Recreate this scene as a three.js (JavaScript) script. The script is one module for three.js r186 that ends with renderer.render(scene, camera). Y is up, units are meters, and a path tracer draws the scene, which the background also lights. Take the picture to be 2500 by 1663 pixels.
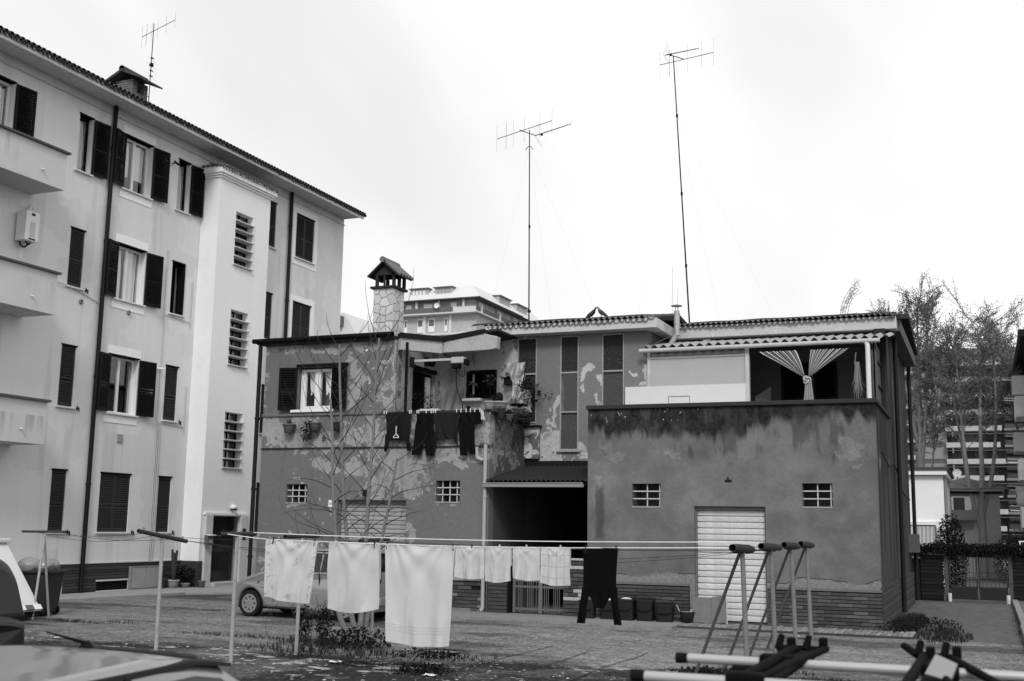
import * as THREE from 'three';
import { mergeGeometries } from 'three/addons/utils/BufferGeometryUtils.js';
import { RoundedBoxGeometry } from 'three/addons/geometries/RoundedBoxGeometry.js';

// ---------- camera, sky, sun, exposure ----------
const scene = new THREE.Scene();
const camera = new THREE.PerspectiveCamera(2 * Math.atan(831.5 / 2800) * 180 / Math.PI, 2500 / 1663, 0.1, 600);
camera.position.set(0, 1.8, 0);
camera.rotation.order = 'YXZ';
camera.rotation.set(THREE.MathUtils.degToRad(9.17), THREE.MathUtils.degToRad(22.4), 0.016);
camera.focus = 19; camera.userData.fStop = 4;
const renderer = new THREE.WebGLRenderer({ antialias: true });
renderer.toneMapping = THREE.LinearToneMapping;
renderer.toneMappingExposure = 1.27;
renderer.shadowMap.enabled = true;

// noise
function hash(x, y) { let h = Math.imul(x, 374761393) + Math.imul(y, 668265263) | 0; h = Math.imul(h ^ (h >>> 13), 1274126177); return ((h ^ (h >>> 16)) >>> 0) / 4294967296; }
function vn(x, y) {
  const xi = Math.floor(x), yi = Math.floor(y); let fx = x - xi, fy = y - yi;
  fx = fx * fx * (3 - 2 * fx); fy = fy * fy * (3 - 2 * fy);
  const a = hash(xi, yi), b = hash(xi + 1, yi), c = hash(xi, yi + 1), d = hash(xi + 1, yi + 1);
  return a + (b - a) * fx + (c - a) * fy + (a - b - c + d) * fx * fy;
}
function fbm(x, y, o = 4) { let s = 0, a = .5, n = 0; for (let i = 0; i < o; i++) { s += a * vn(x, y); n += a; a *= .5; x = x * 2.03 + 17.7; y = y * 2.03 + 5.3; } return s / n; }
const clamp = (x, a = 0, b = 1) => x < a ? a : x > b ? b : x;
const sstep = (a, b, x) => { x = clamp((x - a) / (b - a)); return x * x * (3 - 2 * x); };
const mix = (a, b, t) => a + (b - a) * t;

{ // overcast sky: even bright cloud sheet with soft grey patches
  const W = 1024, H = 512, d = new Float32Array(W * H * 4);
  for (let j = 0; j < H; j++) for (let i = 0; i < W; i++) {
    const th = (i / W) * Math.PI * 2, ph = (j / H - .5) * Math.PI, y = Math.sin(ph), c = Math.cos(ph);
    const X = c * Math.cos(th), Z = c * Math.sin(th);
    const n1 = fbm(X * 2.2 + 9 + y * 1.3, Z * 2.2 + y * 3.1 + 4, 5), n2 = fbm(X * 6 + 3 - y * 2, Z * 6 + y * 7 + 11, 4);
    const v = clamp(.785 + .3 * (n1 - .5) + .24 * (n2 - .5), .66, 1.05);
    const k = (j * W + i) * 4; d[k] = d[k + 1] = d[k + 2] = v; d[k + 3] = 1;
  }
  const t = new THREE.DataTexture(d, W, H, THREE.RGBAFormat, THREE.FloatType);
  t.mapping = THREE.EquirectangularReflectionMapping; t.magFilter = THREE.LinearFilter; t.minFilter = THREE.LinearFilter; t.needsUpdate = true;
  scene.background = t; scene.environment = t;
}
const sun = new THREE.DirectionalLight(0xffffff, 1.5);
sun.position.set(4, 30, 14); sun.target.position.set(-9, 0, -20);
sun.castShadow = true; sun.shadow.radius = 28;
Object.assign(sun.shadow.camera, { left: -45, right: 45, top: 45, bottom: -45, near: 1, far: 160 });
sun.shadow.mapSize.set(2048, 2048);
scene.add(sun, sun.target);

// ---------- helpers ----------
let seed = 7;
const rnd = () => { seed = (seed + 0x6D2B79F5) | 0; let t = Math.imul(seed ^ (seed >>> 15), 1 | seed); t = (t + Math.imul(t ^ (t >>> 7), 61 | t)) ^ t; return ((t ^ (t >>> 14)) >>> 0) / 4294967296; };
const rr = (a, b) => a + (b - a) * rnd();
const V = (x, y, z) => new THREE.Vector3(x, y, z);
const enc = v => { v = clamp(v); return Math.round(255 * (v <= .0031308 ? v * 12.92 : 1.055 * Math.pow(v, 1 / 2.4) - .055)); };
function tex(w, h, fn, srgb = true) {         // fn(u, v) -> linear grey, v up
  const d = new Uint8Array(w * h * 4);
  for (let j = 0; j < h; j++) for (let i = 0; i < w; i++) { const k = (j * w + i) * 4, v = fn((i + .5) / w, (j + .5) / h), b = srgb ? enc(v) : Math.round(255 * clamp(v)); d[k] = d[k + 1] = d[k + 2] = b; d[k + 3] = 255; }
  const t = new THREE.DataTexture(d, w, h); t.wrapS = t.wrapT = THREE.RepeatWrapping; t.magFilter = THREE.LinearFilter; t.minFilter = THREE.LinearMipmapLinearFilter; t.generateMipmaps = true;
  if (srgb) t.colorSpace = THREE.SRGBColorSpace; t.needsUpdate = true; return t;
}
function G(v, rough = .9, o = {}) { const m = new THREE.MeshPhysicalMaterial({ roughness: rough, side: THREE.DoubleSide, specularIntensity: rough > .7 ? .2 : rough > .5 ? .5 : 1, ...o }); m.color.setRGB(v, v, v); return m; }
// wrap-around tile noise: grain + blotches, mean 1 (stored at half)
const wrapFbm = (u, v, f, o) => { const a = fbm(u * f, v * f, o), b = fbm((u - 1) * f, v * f, o), c = fbm(u * f, (v - 1) * f, o), d = fbm((u - 1) * f, (v - 1) * f, o), s = u * u * (3 - 2 * u), t = v * v * (3 - 2 * v); return mix(mix(a, b, s), mix(c, d, s), t); };
const grainT = tex(512, 512, (u, v) => clamp(.8 + .25 * (wrapFbm(u, v, 6, 4) - .5) + .22 * (hash(u * 512 | 0, v * 512 | 0) - .5) + .3 * (wrapFbm(u, v, 40, 3) - .5)));
const softT = tex(512, 512, (u, v) => clamp(.8 + .10 * (wrapFbm(u, v, 5, 4) - .5) + .05 * (hash(u * 512 | 0, v * 512 | 0) - .5) + .05 * (wrapFbm(u, v, 40, 3) - .5)));
const roughB = tex(512, 512, (u, v) => .5 + .5 * (wrapFbm(u, v, 60, 3) - .5) + .4 * (hash(u * 512 | 0, v * 512 | 0) - .5), false);
function tiled(v, rough = .9, size = 1.5, o = {}) { // grey with world-size grain
  const { bump, soft, ...q } = o; const m = G(v / .8, rough, q); const t = (soft ? softT : grainT).clone(); t.repeat.set(1 / size, 1 / size); m.map = t;
  if (bump !== 0) { const b = roughB.clone(); b.repeat.set(1 / size, 1 / size); m.bumpMap = b; m.bumpScale = bump || .004; }
  m.userData.tile = 1; return m;
}
function triUV(g) { // metre uv from the dominant axis
  if (!g.attributes.normal) g.computeVertexNormals();
  const p = g.attributes.position, n = g.attributes.normal, uv = new Float32Array(p.count * 2);
  for (let i = 0; i < p.count; i++) {
    const ax = Math.abs(n.getX(i)), ay = Math.abs(n.getY(i)), az = Math.abs(n.getZ(i));
    if (ax > ay && ax > az) { uv[2 * i] = p.getZ(i); uv[2 * i + 1] = p.getY(i); } else if (ay > az) { uv[2 * i] = p.getX(i); uv[2 * i + 1] = p.getZ(i); } else { uv[2 * i] = p.getX(i); uv[2 * i + 1] = p.getY(i); }
  }
  g.setAttribute('uv', new THREE.BufferAttribute(uv, 2)); return g;
}
const names = {};
function numbered(n) { const k = names[n] = (names[n] ?? -1) + 1; return k ? n + '_' + String(k).padStart(3, '0') : n; }
const norm = g => { g = g.index ? g.toNonIndexed() : g; for (const k of Object.keys(g.attributes)) if (!['position', 'normal', 'uv'].includes(k)) g.deleteAttribute(k); if (!g.attributes.normal) g.computeVertexNormals(); if (!g.attributes.uv) g.setAttribute('uv', new THREE.BufferAttribute(new Float32Array(g.attributes.position.count * 2), 2)); return g; };
const M = gs => Array.isArray(gs) ? (gs.length === 1 ? gs[0] : mergeGeometries(gs.map(norm))) : gs;
function part(name, g, m, parent) {
  g = M(g); if (m.userData.tile) triUV(g);
  const o = new THREE.Mesh(g, m); o.name = name; o.castShadow = o.receiveShadow = true; parent.add(o); return o;
}
function tag(o, label, category, group) { o.userData.label = label; o.userData.category = category; if (group) o.userData.group = group; return o; }
function thing(name, label, category, pos = [0, 0, 0], turn = 0, group) { const o = new THREE.Group(); o.name = numbered(name); o.position.set(...pos); o.rotation.y = turn; scene.add(o); return tag(o, label, category, group); }
function single(name, g, m, label, category, group) { // one-mesh thing built in world metres; origin moved to its base
  g = M(g); if (m.userData.tile) triUV(g); g.computeBoundingBox(); const b = g.boundingBox, c = V((b.min.x + b.max.x) / 2, b.min.y, (b.min.z + b.max.z) / 2); g.translate(-c.x, -c.y, -c.z);
  const o = new THREE.Mesh(g, m); o.name = numbered(name); o.position.copy(c); o.castShadow = o.receiveShadow = true; scene.add(o); return tag(o, label, category, group);
}
function settle(o) { // built in world metres: move the origin to the base
  o.updateMatrixWorld(true); const b = new THREE.Box3().setFromObject(o), c = V((b.min.x + b.max.x) / 2, b.min.y, (b.min.z + b.max.z) / 2); const l = o.worldToLocal(c.clone());
  for (const k of o.children) k.position.sub(l); o.position.copy(c); return o;
}
function struct(name, g, m) { const o = part(numbered(name), g, m, scene); o.userData.kind = 'structure'; return o; }
const dup = (o, pos, turn = 0, label) => { const r = o.clone(); r.name = numbered(o.name.replace(/_\d+$/, '')); r.position.set(...pos); r.rotation.y = turn; r.userData = { ...o.userData }; if (label) r.userData.label = label; scene.add(r); return r; };
// geometry
function bx(x0, x1, y0, y1, z0, z1) { const g = new THREE.BoxGeometry(Math.abs(x1 - x0), Math.abs(y1 - y0), Math.abs(z1 - z0)); g.translate((x0 + x1) / 2, (y0 + y1) / 2, (z0 + z1) / 2); return g; }
function rbx(x0, x1, y0, y1, z0, z1, r = .01, s = 1) { const g = new RoundedBoxGeometry(Math.abs(x1 - x0), Math.abs(y1 - y0), Math.abs(z1 - z0), s, r); g.translate((x0 + x1) / 2, (y0 + y1) / 2, (z0 + z1) / 2); return g; }
function cyl(a, b, r0, r1 = r0, n = 8) { const d = b.clone().sub(a), g = new THREE.CylinderGeometry(r1, r0, d.length(), n, 1); g.applyQuaternion(new THREE.Quaternion().setFromUnitVectors(V(0, 1, 0), d.normalize())); g.translate((a.x + b.x) / 2, (a.y + b.y) / 2, (a.z + b.z) / 2); return g; }
const C = (ax, ay, az, bx_, by, bz, r0, r1, n) => cyl(V(ax, ay, az), V(bx_, by, bz), r0, r1, n);
function tube(pts, r, n = 24, k = 6) { return new THREE.TubeGeometry(new THREE.CatmullRomCurve3(pts.map(p => V(...p))), n, r, k); }
function lathe(pts, n = 16) { return new THREE.LatheGeometry(pts.map(p => new THREE.Vector2(p[0], p[1])), n); }
function at(g, x, y, z, ry = 0, rx = 0, rz = 0) { if (rx) g.rotateX(rx); if (rz) g.rotateZ(rz); if (ry) g.rotateY(ry); g.translate(x, y, z); return g; }
function poly(pts, holes = []) { const s = new THREE.Shape(pts.map(p => new THREE.Vector2(...p))); for (const h of holes) s.holes.push(new THREE.Path([[h[0], h[2]], [h[0], h[3]], [h[1], h[3]], [h[1], h[2]]].map(p => new THREE.Vector2(...p)))); return s; }
function slab(pts, z0, z1, holes = [], bev = 0) { const g = new THREE.ExtrudeGeometry(poly(pts, holes), { depth: z1 - z0 - 2 * bev, bevelEnabled: bev > 0, bevelSize: bev, bevelThickness: bev, bevelSegments: 2, bevelOffset: -bev, curveSegments: 8 }); g.translate(0, 0, z0 + bev); return g; }
const rect = (x0, x1, y0, y1) => [[x0, y0], [x1, y0], [x1, y1], [x0, y1]];
function mapUV(g, x0, y0, w, h) { g.computeBoundingBox(); const zm = g.boundingBox.max.z, p = g.attributes.position, u = new Float32Array(p.count * 2); for (let i = 0; i < p.count; i++) { u[2 * i] = (p.getX(i) - x0 + (p.getZ(i) - zm)) / w; u[2 * i + 1] = (p.getY(i) - y0) / h; } g.setAttribute('uv', new THREE.BufferAttribute(u, 2)); return g; }
function grid(nu, nv, f) { const p = [], uv = [], ix = []; for (let j = 0; j <= nv; j++) for (let i = 0; i <= nu; i++) { p.push(...f(i / nu, j / nv)); uv.push(i / nu, j / nv); } for (let j = 0; j < nv; j++) for (let i = 0; i < nu; i++) { const a = j * (nu + 1) + i, b = a + 1, c = a + nu + 1, d = c + 1; ix.push(a, b, d, a, d, c); } const g = new THREE.BufferGeometry(); g.setAttribute('position', new THREE.Float32BufferAttribute(p, 3)); g.setAttribute('uv', new THREE.Float32BufferAttribute(uv, 2)); g.setIndex(ix); g.computeVertexNormals(); return g; }
function shell(nu, nv, f, t) { // thin closed cloth / sheet of thickness t along z
  const a = norm(grid(nu, nv, f)), b = norm(grid(nu, nv, (u, v) => { const p = f(1 - u, v); return [p[0], p[1], p[2] - t]; }));
  const e = []; for (const [g0, g1] of [[(s) => f(s, 0), 0], [(s) => f(s, 1), 1], [(s) => f(0, s), 2], [(s) => f(1, s), 3]]) e.push(norm(grid(nu, 1, (u, v) => { const p = g0(u); return [p[0], p[1], p[2] - t * v]; })));
  return mergeGeometries([a, b, ...e]);
}
// a corrugated sheet spanning x0..x1, from front edge (z0,y0) to back edge (z1,y1)
function corrugated(x0, x1, z0, y0, z1, y1, pitch, amp, t = .006) {
  const n = Math.round((x1 - x0) / pitch * 8); const L = Math.hypot(z1 - z0, y1 - y0), ny = Math.abs(z1 - z0) / L, nz = (y1 - y0) / L;
  const f = (o) => (u, v) => { const a = o + amp * Math.sin(u * (x1 - x0) / pitch * Math.PI * 2); return [mix(x0, x1, u), mix(y0, y1, v) + a * ny, mix(z0, z1, v) + a * nz]; };
  return mergeGeometries([norm(grid(n, 1, f(0))), norm(grid(n, 1, f(-t))), norm(grid(n, 1, (u, v) => f(-t * v)(u, 0)))]);
}
// row of half-round roof tiles along x, low edge at z0 running back/up
function tileRow(x0, x1, y, z, pitch, len, slope, r) {
  const gs = []; const n = Math.round((x1 - x0) / pitch), p = (x1 - x0) / n;
  for (let i = 0; i < n; i++) { const g = new THREE.CylinderGeometry(r * rr(.92, 1.08), r * .86, len, 7, 1, true, -Math.PI / 2, Math.PI); g.rotateX(Math.PI / 2); g.rotateX(slope); g.translate(x0 + (i + .5) * p, y + rr(-.008, .008), z - len / 2 * Math.cos(slope) + rr(-.02, .02)); gs.push(g); gs.push(at(new THREE.CylinderGeometry(r * .8, r * .7, len, 5, 1, true, Math.PI / 2, Math.PI), 0, 0, 0).rotateX(Math.PI / 2).rotateX(slope).translate(x0 + i * p, y + .01, z - len / 2 + .015)); }
  return M(gs);
}
// ---------- materials ----------
const m = {
  black: G(.006, .75), dark: G(.014, .8), shutter: G(.0045, .6, { specularIntensity: .25 }), pipe: G(.006, .6), metal: G(.3, .45, { metalness: .5 }), galv: tiled(.42, .5, .4, { metalness: .35, bump: .001 }),
  white: G(.78, .6), sill: tiled(.62, .8, 1), frameW: G(.75, .45), trim: tiled(.84, .9, 2, { soft: 1 }), roofTile: tiled(.07, .9, .6), tarp: tiled(.035, .85, .8, { bump: .01 }), concrete: tiled(.42, .95, 1.2, { bump: .008 }),
  room: G(.14, 1), void: G(.14, 1), shutterLit: G(.03, .7), curtain: G(.55, .95, { transmission: .3 }), lace: G(.7, .95), rust: tiled(.09, .9, .3), postPaint: tiled(.3, .7, .5), wire: G(.02, .6), rope: G(.72, .8), earth: tiled(.06, 1, .5),  // closed-shutter paint is a lighter copy, with skylight on the slats painted in
  glass: new THREE.MeshPhysicalMaterial({ color: 0xffffff, transmission: 1, thickness: 0, roughness: .03, ior: 1.5 }),
  pot: tiled(.12, .9, .4), potLight: tiled(.33, .85, .4), potDark: G(.04, .8), leaf: G(.032, .8), leafDark: G(.009, .85), soil: G(.02, 1), plastic: G(.02, .6), asphaltDark: tiled(.05, .95, 1),
};
// ================= SETTING =================
{ const g = new THREE.PlaneGeometry(500, 500); g.rotateX(-Math.PI / 2); g.translate(0, -.02, -60); struct('ground', g, tiled(.12, .95, 4, { bump: .01 })); }
{ // courtyard: worn asphalt and gravel with slab joints, moss and pale flecks
  const X0 = -26, W = 34, Z0 = -37, D = 30, joints = [-5.45, -4.68, -6.25, -7.6, -3.2];
  const f = (u, v) => {
    const x = X0 + u * W, z = Z0 + (1 - v) * D;             // v = 1 at far side
    const zz = Z0 + D - v * D; const q = zz;
    const wob = fbm(x * .7, q * .9, 3) - .5, big = fbm(x * .22 + 3, q * .3 + 8, 4);
    const g1 = hash(u * 2048 * 1 | 0, v * 1808 | 0), r1 = x * .81 + q * .59, r2 = q * .81 - x * .59, g2 = fbm(r1 * 9, r2 * 9, 3), g3 = fbm(r2 * 24 + 7, r1 * 24, 2);
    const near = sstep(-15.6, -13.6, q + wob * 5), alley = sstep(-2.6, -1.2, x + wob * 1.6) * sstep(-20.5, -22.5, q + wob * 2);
    let a = .158 + .13 * (big - .5) + .11 * (g2 - .5) + .13 * (g3 - .5) + .2 * (g1 - .5);
    const patch = fbm(x * .5 + 40, q * 1.1 + 2, 4); a *= 1 - .5 * sstep(.5, .62, patch); a *= 1 + .5 * (fbm(x * .16 + 70, q * .34, 3) - .5); const rut = fbm(x * .25 + 5, q * 2.2 + 9, 3); a *= 1 + .16 * (sstep(.5, .64, rut) - .3);
    // tread-worn, mossy nearer ground with exposed pale aggregate
    const moss = sstep(.40, .58, fbm(x * .8 + 11, q * 1.3, 4) + .18 * (g2 - .5));
    let b = mix(.085, .022, moss) + .12 * (g3 - .5) * (1 - .6 * moss) + .08 * (g1 - .5);
    const fl = fbm(x * 3.2 + 5, q * 6.5, 4); if (fl > .63) b = mix(b, .26 + .16 * g1, sstep(.63, .67, fl) * sstep(.36, .5, fbm(x * .5, q * .6 + 30, 3)));
    a = mix(a, b, near);
    a = mix(a, .11 + .08 * (g2 - .5) + .05 * (g1 - .5), alley);  // alley ground: smoother asphalt, with part of the alley shade painted in
    for (const j of joints) { const dx = Math.abs(x - j - .14 * (fbm(q * .6 + j * 9, 2, 3) - .5) - .02 * (vn(q * 9, j) - .5)); if (q > -17.2 + vn(j, 3) && dx < .022) a *= .35; }
    const cx = fbm(x * .55 + 20, q * .55 + 9, 3); if (Math.abs(cx - .5) < .0035 && q > -19) a *= .45;
    return clamp(a, .012, .6);
  };
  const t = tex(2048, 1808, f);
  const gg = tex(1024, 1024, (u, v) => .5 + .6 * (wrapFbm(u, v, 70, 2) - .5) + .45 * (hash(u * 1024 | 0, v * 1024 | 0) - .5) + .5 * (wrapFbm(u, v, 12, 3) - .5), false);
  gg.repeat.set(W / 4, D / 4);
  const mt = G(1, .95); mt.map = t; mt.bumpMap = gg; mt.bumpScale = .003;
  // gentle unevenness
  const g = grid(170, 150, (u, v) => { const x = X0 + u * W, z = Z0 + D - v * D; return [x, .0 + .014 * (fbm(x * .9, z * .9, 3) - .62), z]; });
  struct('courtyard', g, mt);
}
{ // pavement with kerb along the apartment block
  const pav = tiled(.3, .95, 1.6, { bump: .006 });
  const s = new THREE.Shape([[-19.98, 10], [-18.9, 10], [-18.87, 19.6], [-18.55, 22], [-18.3, 23.6], [-17.4, 24.3], [-15.6, 24.6], [-15.6, 22.2], [-15.3, 22.2], [-15.3, 30], [-19.98, 30]].map(p => new THREE.Vector2(...p)));
  const g = new THREE.ExtrudeGeometry(s, { depth: .07, bevelEnabled: true, bevelSize: .015, bevelThickness: .015, bevelSegments: 2 }); g.rotateX(-Math.PI / 2); g.translate(0, -.02, 0);
  struct('pavement', g, pav);
}
{ // narrow pavement of the old house, brick-edged on its right part
  const pav = tiled(.24, .95, 1.2, { bump: .006 });
  const p = struct('pavement', bx(-11.6, -5.35, -.04, .05, -22.05, -20.75), pav);
  const tones = [.22, .27, .18, .24].map(v => tiled(v, .95, .5, { bump: .006 }));
  const q = struct('pavement', bx(-5.33, -1.25, -.04, .035, -22.05, -21.12), m.earth);
  for (let i = 0; i < 46; i++) { const x = -5.32 + i * .0885; part('paver', rbx(x, x + .078, .0, .05 + rr(-.008, .008), -22.04 + rr(-.01, .01), -21.6 + rr(-.01, .01), .006), tones[rnd() * 4 | 0], q); part('paver', rbx(x, x + .078, .0, .05 + rr(-.008, .008), -21.59 + rr(-.01, .01), -21.14 + rr(-.02, .02), .006), tones[rnd() * 4 | 0], q); }
  const k = struct('kerb', [rbx(.48, .62, -.05, .12, -24, -15, .02), rbx(.5, .64, -.05, .12, -33, -24.03, .02)], pav);
  struct('path', bx(.645, 2.2, -.05, .09, -33, -15), tiled(.12, .95, 1.2));
}

// ================= APARTMENT BLOCK (local x = along the facade, z = outward) =================
const shutterLeaf = (w, h, closedTilt = .92) => { // louvred leaf, origin at its left lower corner
  const r = .055, gs = [bx(0, r, 0, h, 0, .035), bx(w - r, w, 0, h, 0, .035), bx(r, w - r, 0, r * 1.4, 0, .035), bx(r, w - r, h - r, h, 0, .035), bx(r, w - r, h * .45, h * .45 + r, 0, .035)];
  const n = Math.round(h / .06); for (let i = 0; i < n; i++) { const y = r * 1.4 + (i + .5) * (h - 2.4 * r) / n; if (y > h * .45 - .02 && y < h * .45 + r + .02) continue; const s = bx(r, w - r, -.004, .004, -.042, .042); s.rotateX(closedTilt); s.translate(0, y, .014); gs.push(s); }
  return M(gs);
};
const leafCache = {};
const leaf = (w, h) => (leafCache[w.toFixed(2) + h.toFixed(2)] ??= shutterLeaf(w, h)).clone();
const aptWallT = tex(1024, 640, (u, v) => { const x = u * 22, y = v * 12.4; const st = fbm(x * 6, y * .5, 3), b = fbm(x * .35, y * .4 + 3, 4), g = hash(u * 1024 | 0, v * 640 | 0); let a = .69 + .07 * (b - .5) + .05 * (st - .5) + .03 * (g - .5); a -= .07 * sstep(.62, .75, fbm(x * 3.1 + 9, y * .22, 3)); for (const y0 of [1.49, 4.41, 7.28, 10.14]) if (y < y0 - .05 && y > y0 - 1.5) for (const xs of [8.62, 9.2, 10.2, 11.42, 12.4, 13.0, 18.2, 19.4]) { const dd = Math.abs(x - xs - .12 * (vn(y * 1.2, xs) - .5)); if (dd < .07) a -= .075 * (1 - dd / .07) * sstep(y0 - 1.5 + vn(xs, y0) * .9, y0, y) * vn(x * 40, y * 1.5); }
  const pz = fbm(x * .9 + 4, y * .9, 4); a -= .05 * sstep(.56, .6, pz); return a; });
const aptWall = G(1, .95); aptWall.map = aptWallT; aptWall.bumpMap = roughB; aptWall.bumpScale = .002;
const towerMat = tiled(.8, .95, 3, { bump: .002, soft: 1 }), apt = thing('apartment_building', 'tall pale rendered apartment block with dark louvred shutters and tiled eaves', 'building', [-20, 0, 0], Math.PI / 2);
{
  const WY = [[1.49, 2.91], [4.41, 5.85], [7.28, 8.69], [10.14, 11.55]];
  const wins = [];
  const A = [20.68, 21.15], B = [22.28, 23.36], Cc = [24.43, 24.94], Rn = [28.7, 29.15], R = [30.28, 31.34];
  const add = (c, r, st, o = {}) => wins.push({ x0: c[0], x1: c[1], y0: WY[r][0], y1: WY[r][1], st, ...o });
  add(A, 0, 'shut'); add(B, 0, 'shut2'); add(Cc, 0, 'shut'); add(A, 1, 'shut'); add(B, 1, 'open', { lw: .3, plain: 1, band: 1 }); add(Cc, 1, 'shut'); add(A, 2, 'shut'); add(B, 2, 'open', { lw: .45, lace: 1, band: 1 }); add(Cc, 2, 'ajar'); add(A, 3, 'right', { lace: 1 }); add(B, 3, 'open', { lw: .47, lace: 2, band: 1 }); add(Cc, 3, 'right', { lace: 1 });
  for (const r of [0, 1, 2, 3]) { add(Rn, r, 'shut'); add(R, r, 'shut2', { band: 2 }); }
  add([17.6, 18.65], 3, 'balc', { lace: 1 }); wins.at(-1).y0 = 9.2; for (const r of [1, 2]) { add([17.4, 18.45], r, 'shut2', { door: 1 }); wins.at(-1).y0 = r === 2 ? 6.35 : 3.45; wins.at(-1).y1 += .02; }
  add([14.4, 15.4], 0, 'shut2'); add([14.4, 15.4], 1, 'shut2'); add([14.4, 15.4], 2, 'shut2'); add([14.4, 15.4], 3, 'shut2');
  const holes = wins.map(w => [w.x0, w.x1, w.y0, w.y1]);
  const wall = slab(rect(12, 33.2, .0, 12.12), -.3, 0, holes); mapUV(wall, 12, 0, 22, 12.4); part('wall', wall, aptWall, apt);
  part('wall', mapUV(at(slab(rect(0, 9, 0, 12.12), 0, .3), 33.2, 0, -9.3), 0, 0, 22, 12.4).translate(0, 0, 0).translate(-33.2, 0, 9.3).rotateY(Math.PI / 2).translate(32.9, 0, -.305), aptWall, apt);
  part('wall', bx(12.3, 32.88, .1, 12.0, -9.3, -9), m.room, apt); part('wall', bx(12, 12.3, 0, 12.1, -9, -.31), aptWall, apt);
  for (const y of [.05, 3.25, 6.15, 9.05, 12.06]) part('floor', bx(12.31, 32.88, y - .1, y, -8.98, -.31), m.room, apt);
  part('partition', bx(12.31, 32.88, .06, 12, -2.6, -2.5), m.room, apt);
  // frieze moulding under the soffit, soffit, fascia, tiles
  part('moulding', bx(12, 33.23, 11.89, 11.915, .002, .03), tiled(.5, .9, 2), apt);
  part('soffit', bx(11.6, 33.22, 12.12, 12.2, -.3, .7), tiled(.55, .9, 2), apt);
  part('fascia', bx(11.6, 33.24, 12.06, 12.23, .7, .75), m.trim, apt);
  const roof = part('roof', slab([[.8, 12.235], [-5, 14.3], [-10.3, 12.3], [-10.3, 12.22], [-5, 14.2], [.8, 12.2]], 0, 22.5).rotateY(-Math.PI / 2).translate(33.32, 0, 0).clone(), m.roofTile, apt);
  const tr = part('tile', tileRow(11.6, 33.3, 12.27, .84, .155, .5, .34, .075), m.roofTile, roof); tr.userData.kind = 'stuff';
  part('tile', tileRow(11.6, 33.3, 12.34, .62, .155, .5, .34, .08), m.roofTile, roof).userData.kind = 'stuff';
  // brick chimney with tiled cap on the roof
  const bm = tiled(.2, .95, .35, { bump: .02 }); const brickC = (x0, x1, y0, y1, z0, z1) => { const gs = []; for (let y = y0, k = 0; y < y1 - .01; y += .068, k++) for (let x = x0; x < x1 - .01; x += .19) gs.push(bx(x + .004, Math.min(x1, x + .19) - .004, y + .004, y + .062, z0 - (k % 2) * .006, z1 + (k % 2) * .006)); return gs; };
  part('chimney', [...brickC(24.1, 24.72, 12.6, 13.62, -2.1, -1.5), bx(24.12, 24.7, 12.6, 13.62, -2.08, -1.52), ...brickC(24.1, 24.3, 13.62, 13.95, -2.1, -1.5), ...brickC(24.55, 24.72, 13.62, 13.95, -2.1, -1.5)], bm, roof);
  part('chimney_cap', [slab([[-.62, 13.93], [-.02, 14.22], [.02, 14.22], [.62, 13.93], [.62, 13.88], [0, 14.14], [-.62, 13.88]], -.5, .5).rotateY(Math.PI / 2).translate(24.4, 0, -1.75), tube([[23.88, 14.22, -1.75], [24.92, 14.22, -1.75]], .09, 2, 8)], m.roofTile, roof);
  // plinth
  const pl = [tiled(.055, .95, .6), tiled(.045, .95, .6), tiled(.065, .95, .6)];
  const openB = [[20.2, 21.19], [22.36, 23.46]];
  for (let k = 0; k < 10; k++) { const y = .02 + k * .072; const segs = (k >= 1 && k <= 3) ? [[12, 20.2], [21.19, 22.36], [23.46, 25.5]] : [[12, 25.5]]; for (const s of segs) part('brick_course', bx(s[0], s[1], y, y + .062, .002, .03 + (k % 3) * .004), pl[k % 3], apt); }
  part('plinth', bx(12, 25.49, 0, .73, -.005, .014), m.dark, apt); part('plinth_cap', bx(12, 25.5, .742, .765, .003, .05), m.sill, apt);
  for (const o of openB) part('cellar_vent', [bx(o[0] - .03, o[1] + .03, .31, .345, .003, .06), bx(o[0], o[1], .06, .085, .003, .05), bx(o[1], o[1] + .03, .06, .31, .003, .05), bx(o[0], o[1], .09, .31, .012, .016)], [m.sill][0], apt).material = m.sill;
  for (const o of openB) part('cellar_grille', bx(o[0], o[1], .086, .308, .017, .02), m.black, apt);
  // windows
  for (const w of wins) {
    const ww = w.x1 - w.x0, hh = w.y1 - w.y0, d = -.2;
    const f = part('window', [bx(w.x0, w.x0 + .05, w.y0, w.y1, d, d + .05), bx(w.x1 - .05, w.x1, w.y0, w.y1, d, d + .05), bx(w.x0 + .05, w.x1 - .05, w.y1 - .06, w.y1, d, d + .05), bx(w.x0 + .05, w.x1 - .05, w.y0, w.y0 + .06, d, d + .05), ...(ww > .8 ? [bx((w.x0 + w.x1) / 2 - .04, (w.x0 + w.x1) / 2 + .04, w.y0 + .06, w.y1 - .06, d, d + .05)] : [])], w.st === 'open' || w.st === 'balc' ? m.frameW : m.shutter, apt);
    part('pane', bx(w.x0 + .05, w.x1 - .05, w.y0 + .06, w.y1 - .06, d + .018, d + .026), m.glass, f);
    part('sill', rbx(w.x0 - .06, w.x1 + .06, w.y0 - .045, w.y0 - .002, -.2, .07, .008), m.sill, f);
    part('reveal', [bx(w.x0 - .02, w.x1 + .02, w.y1, w.y1 + .035, -.29, .022)], m.shutter, f);
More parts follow.
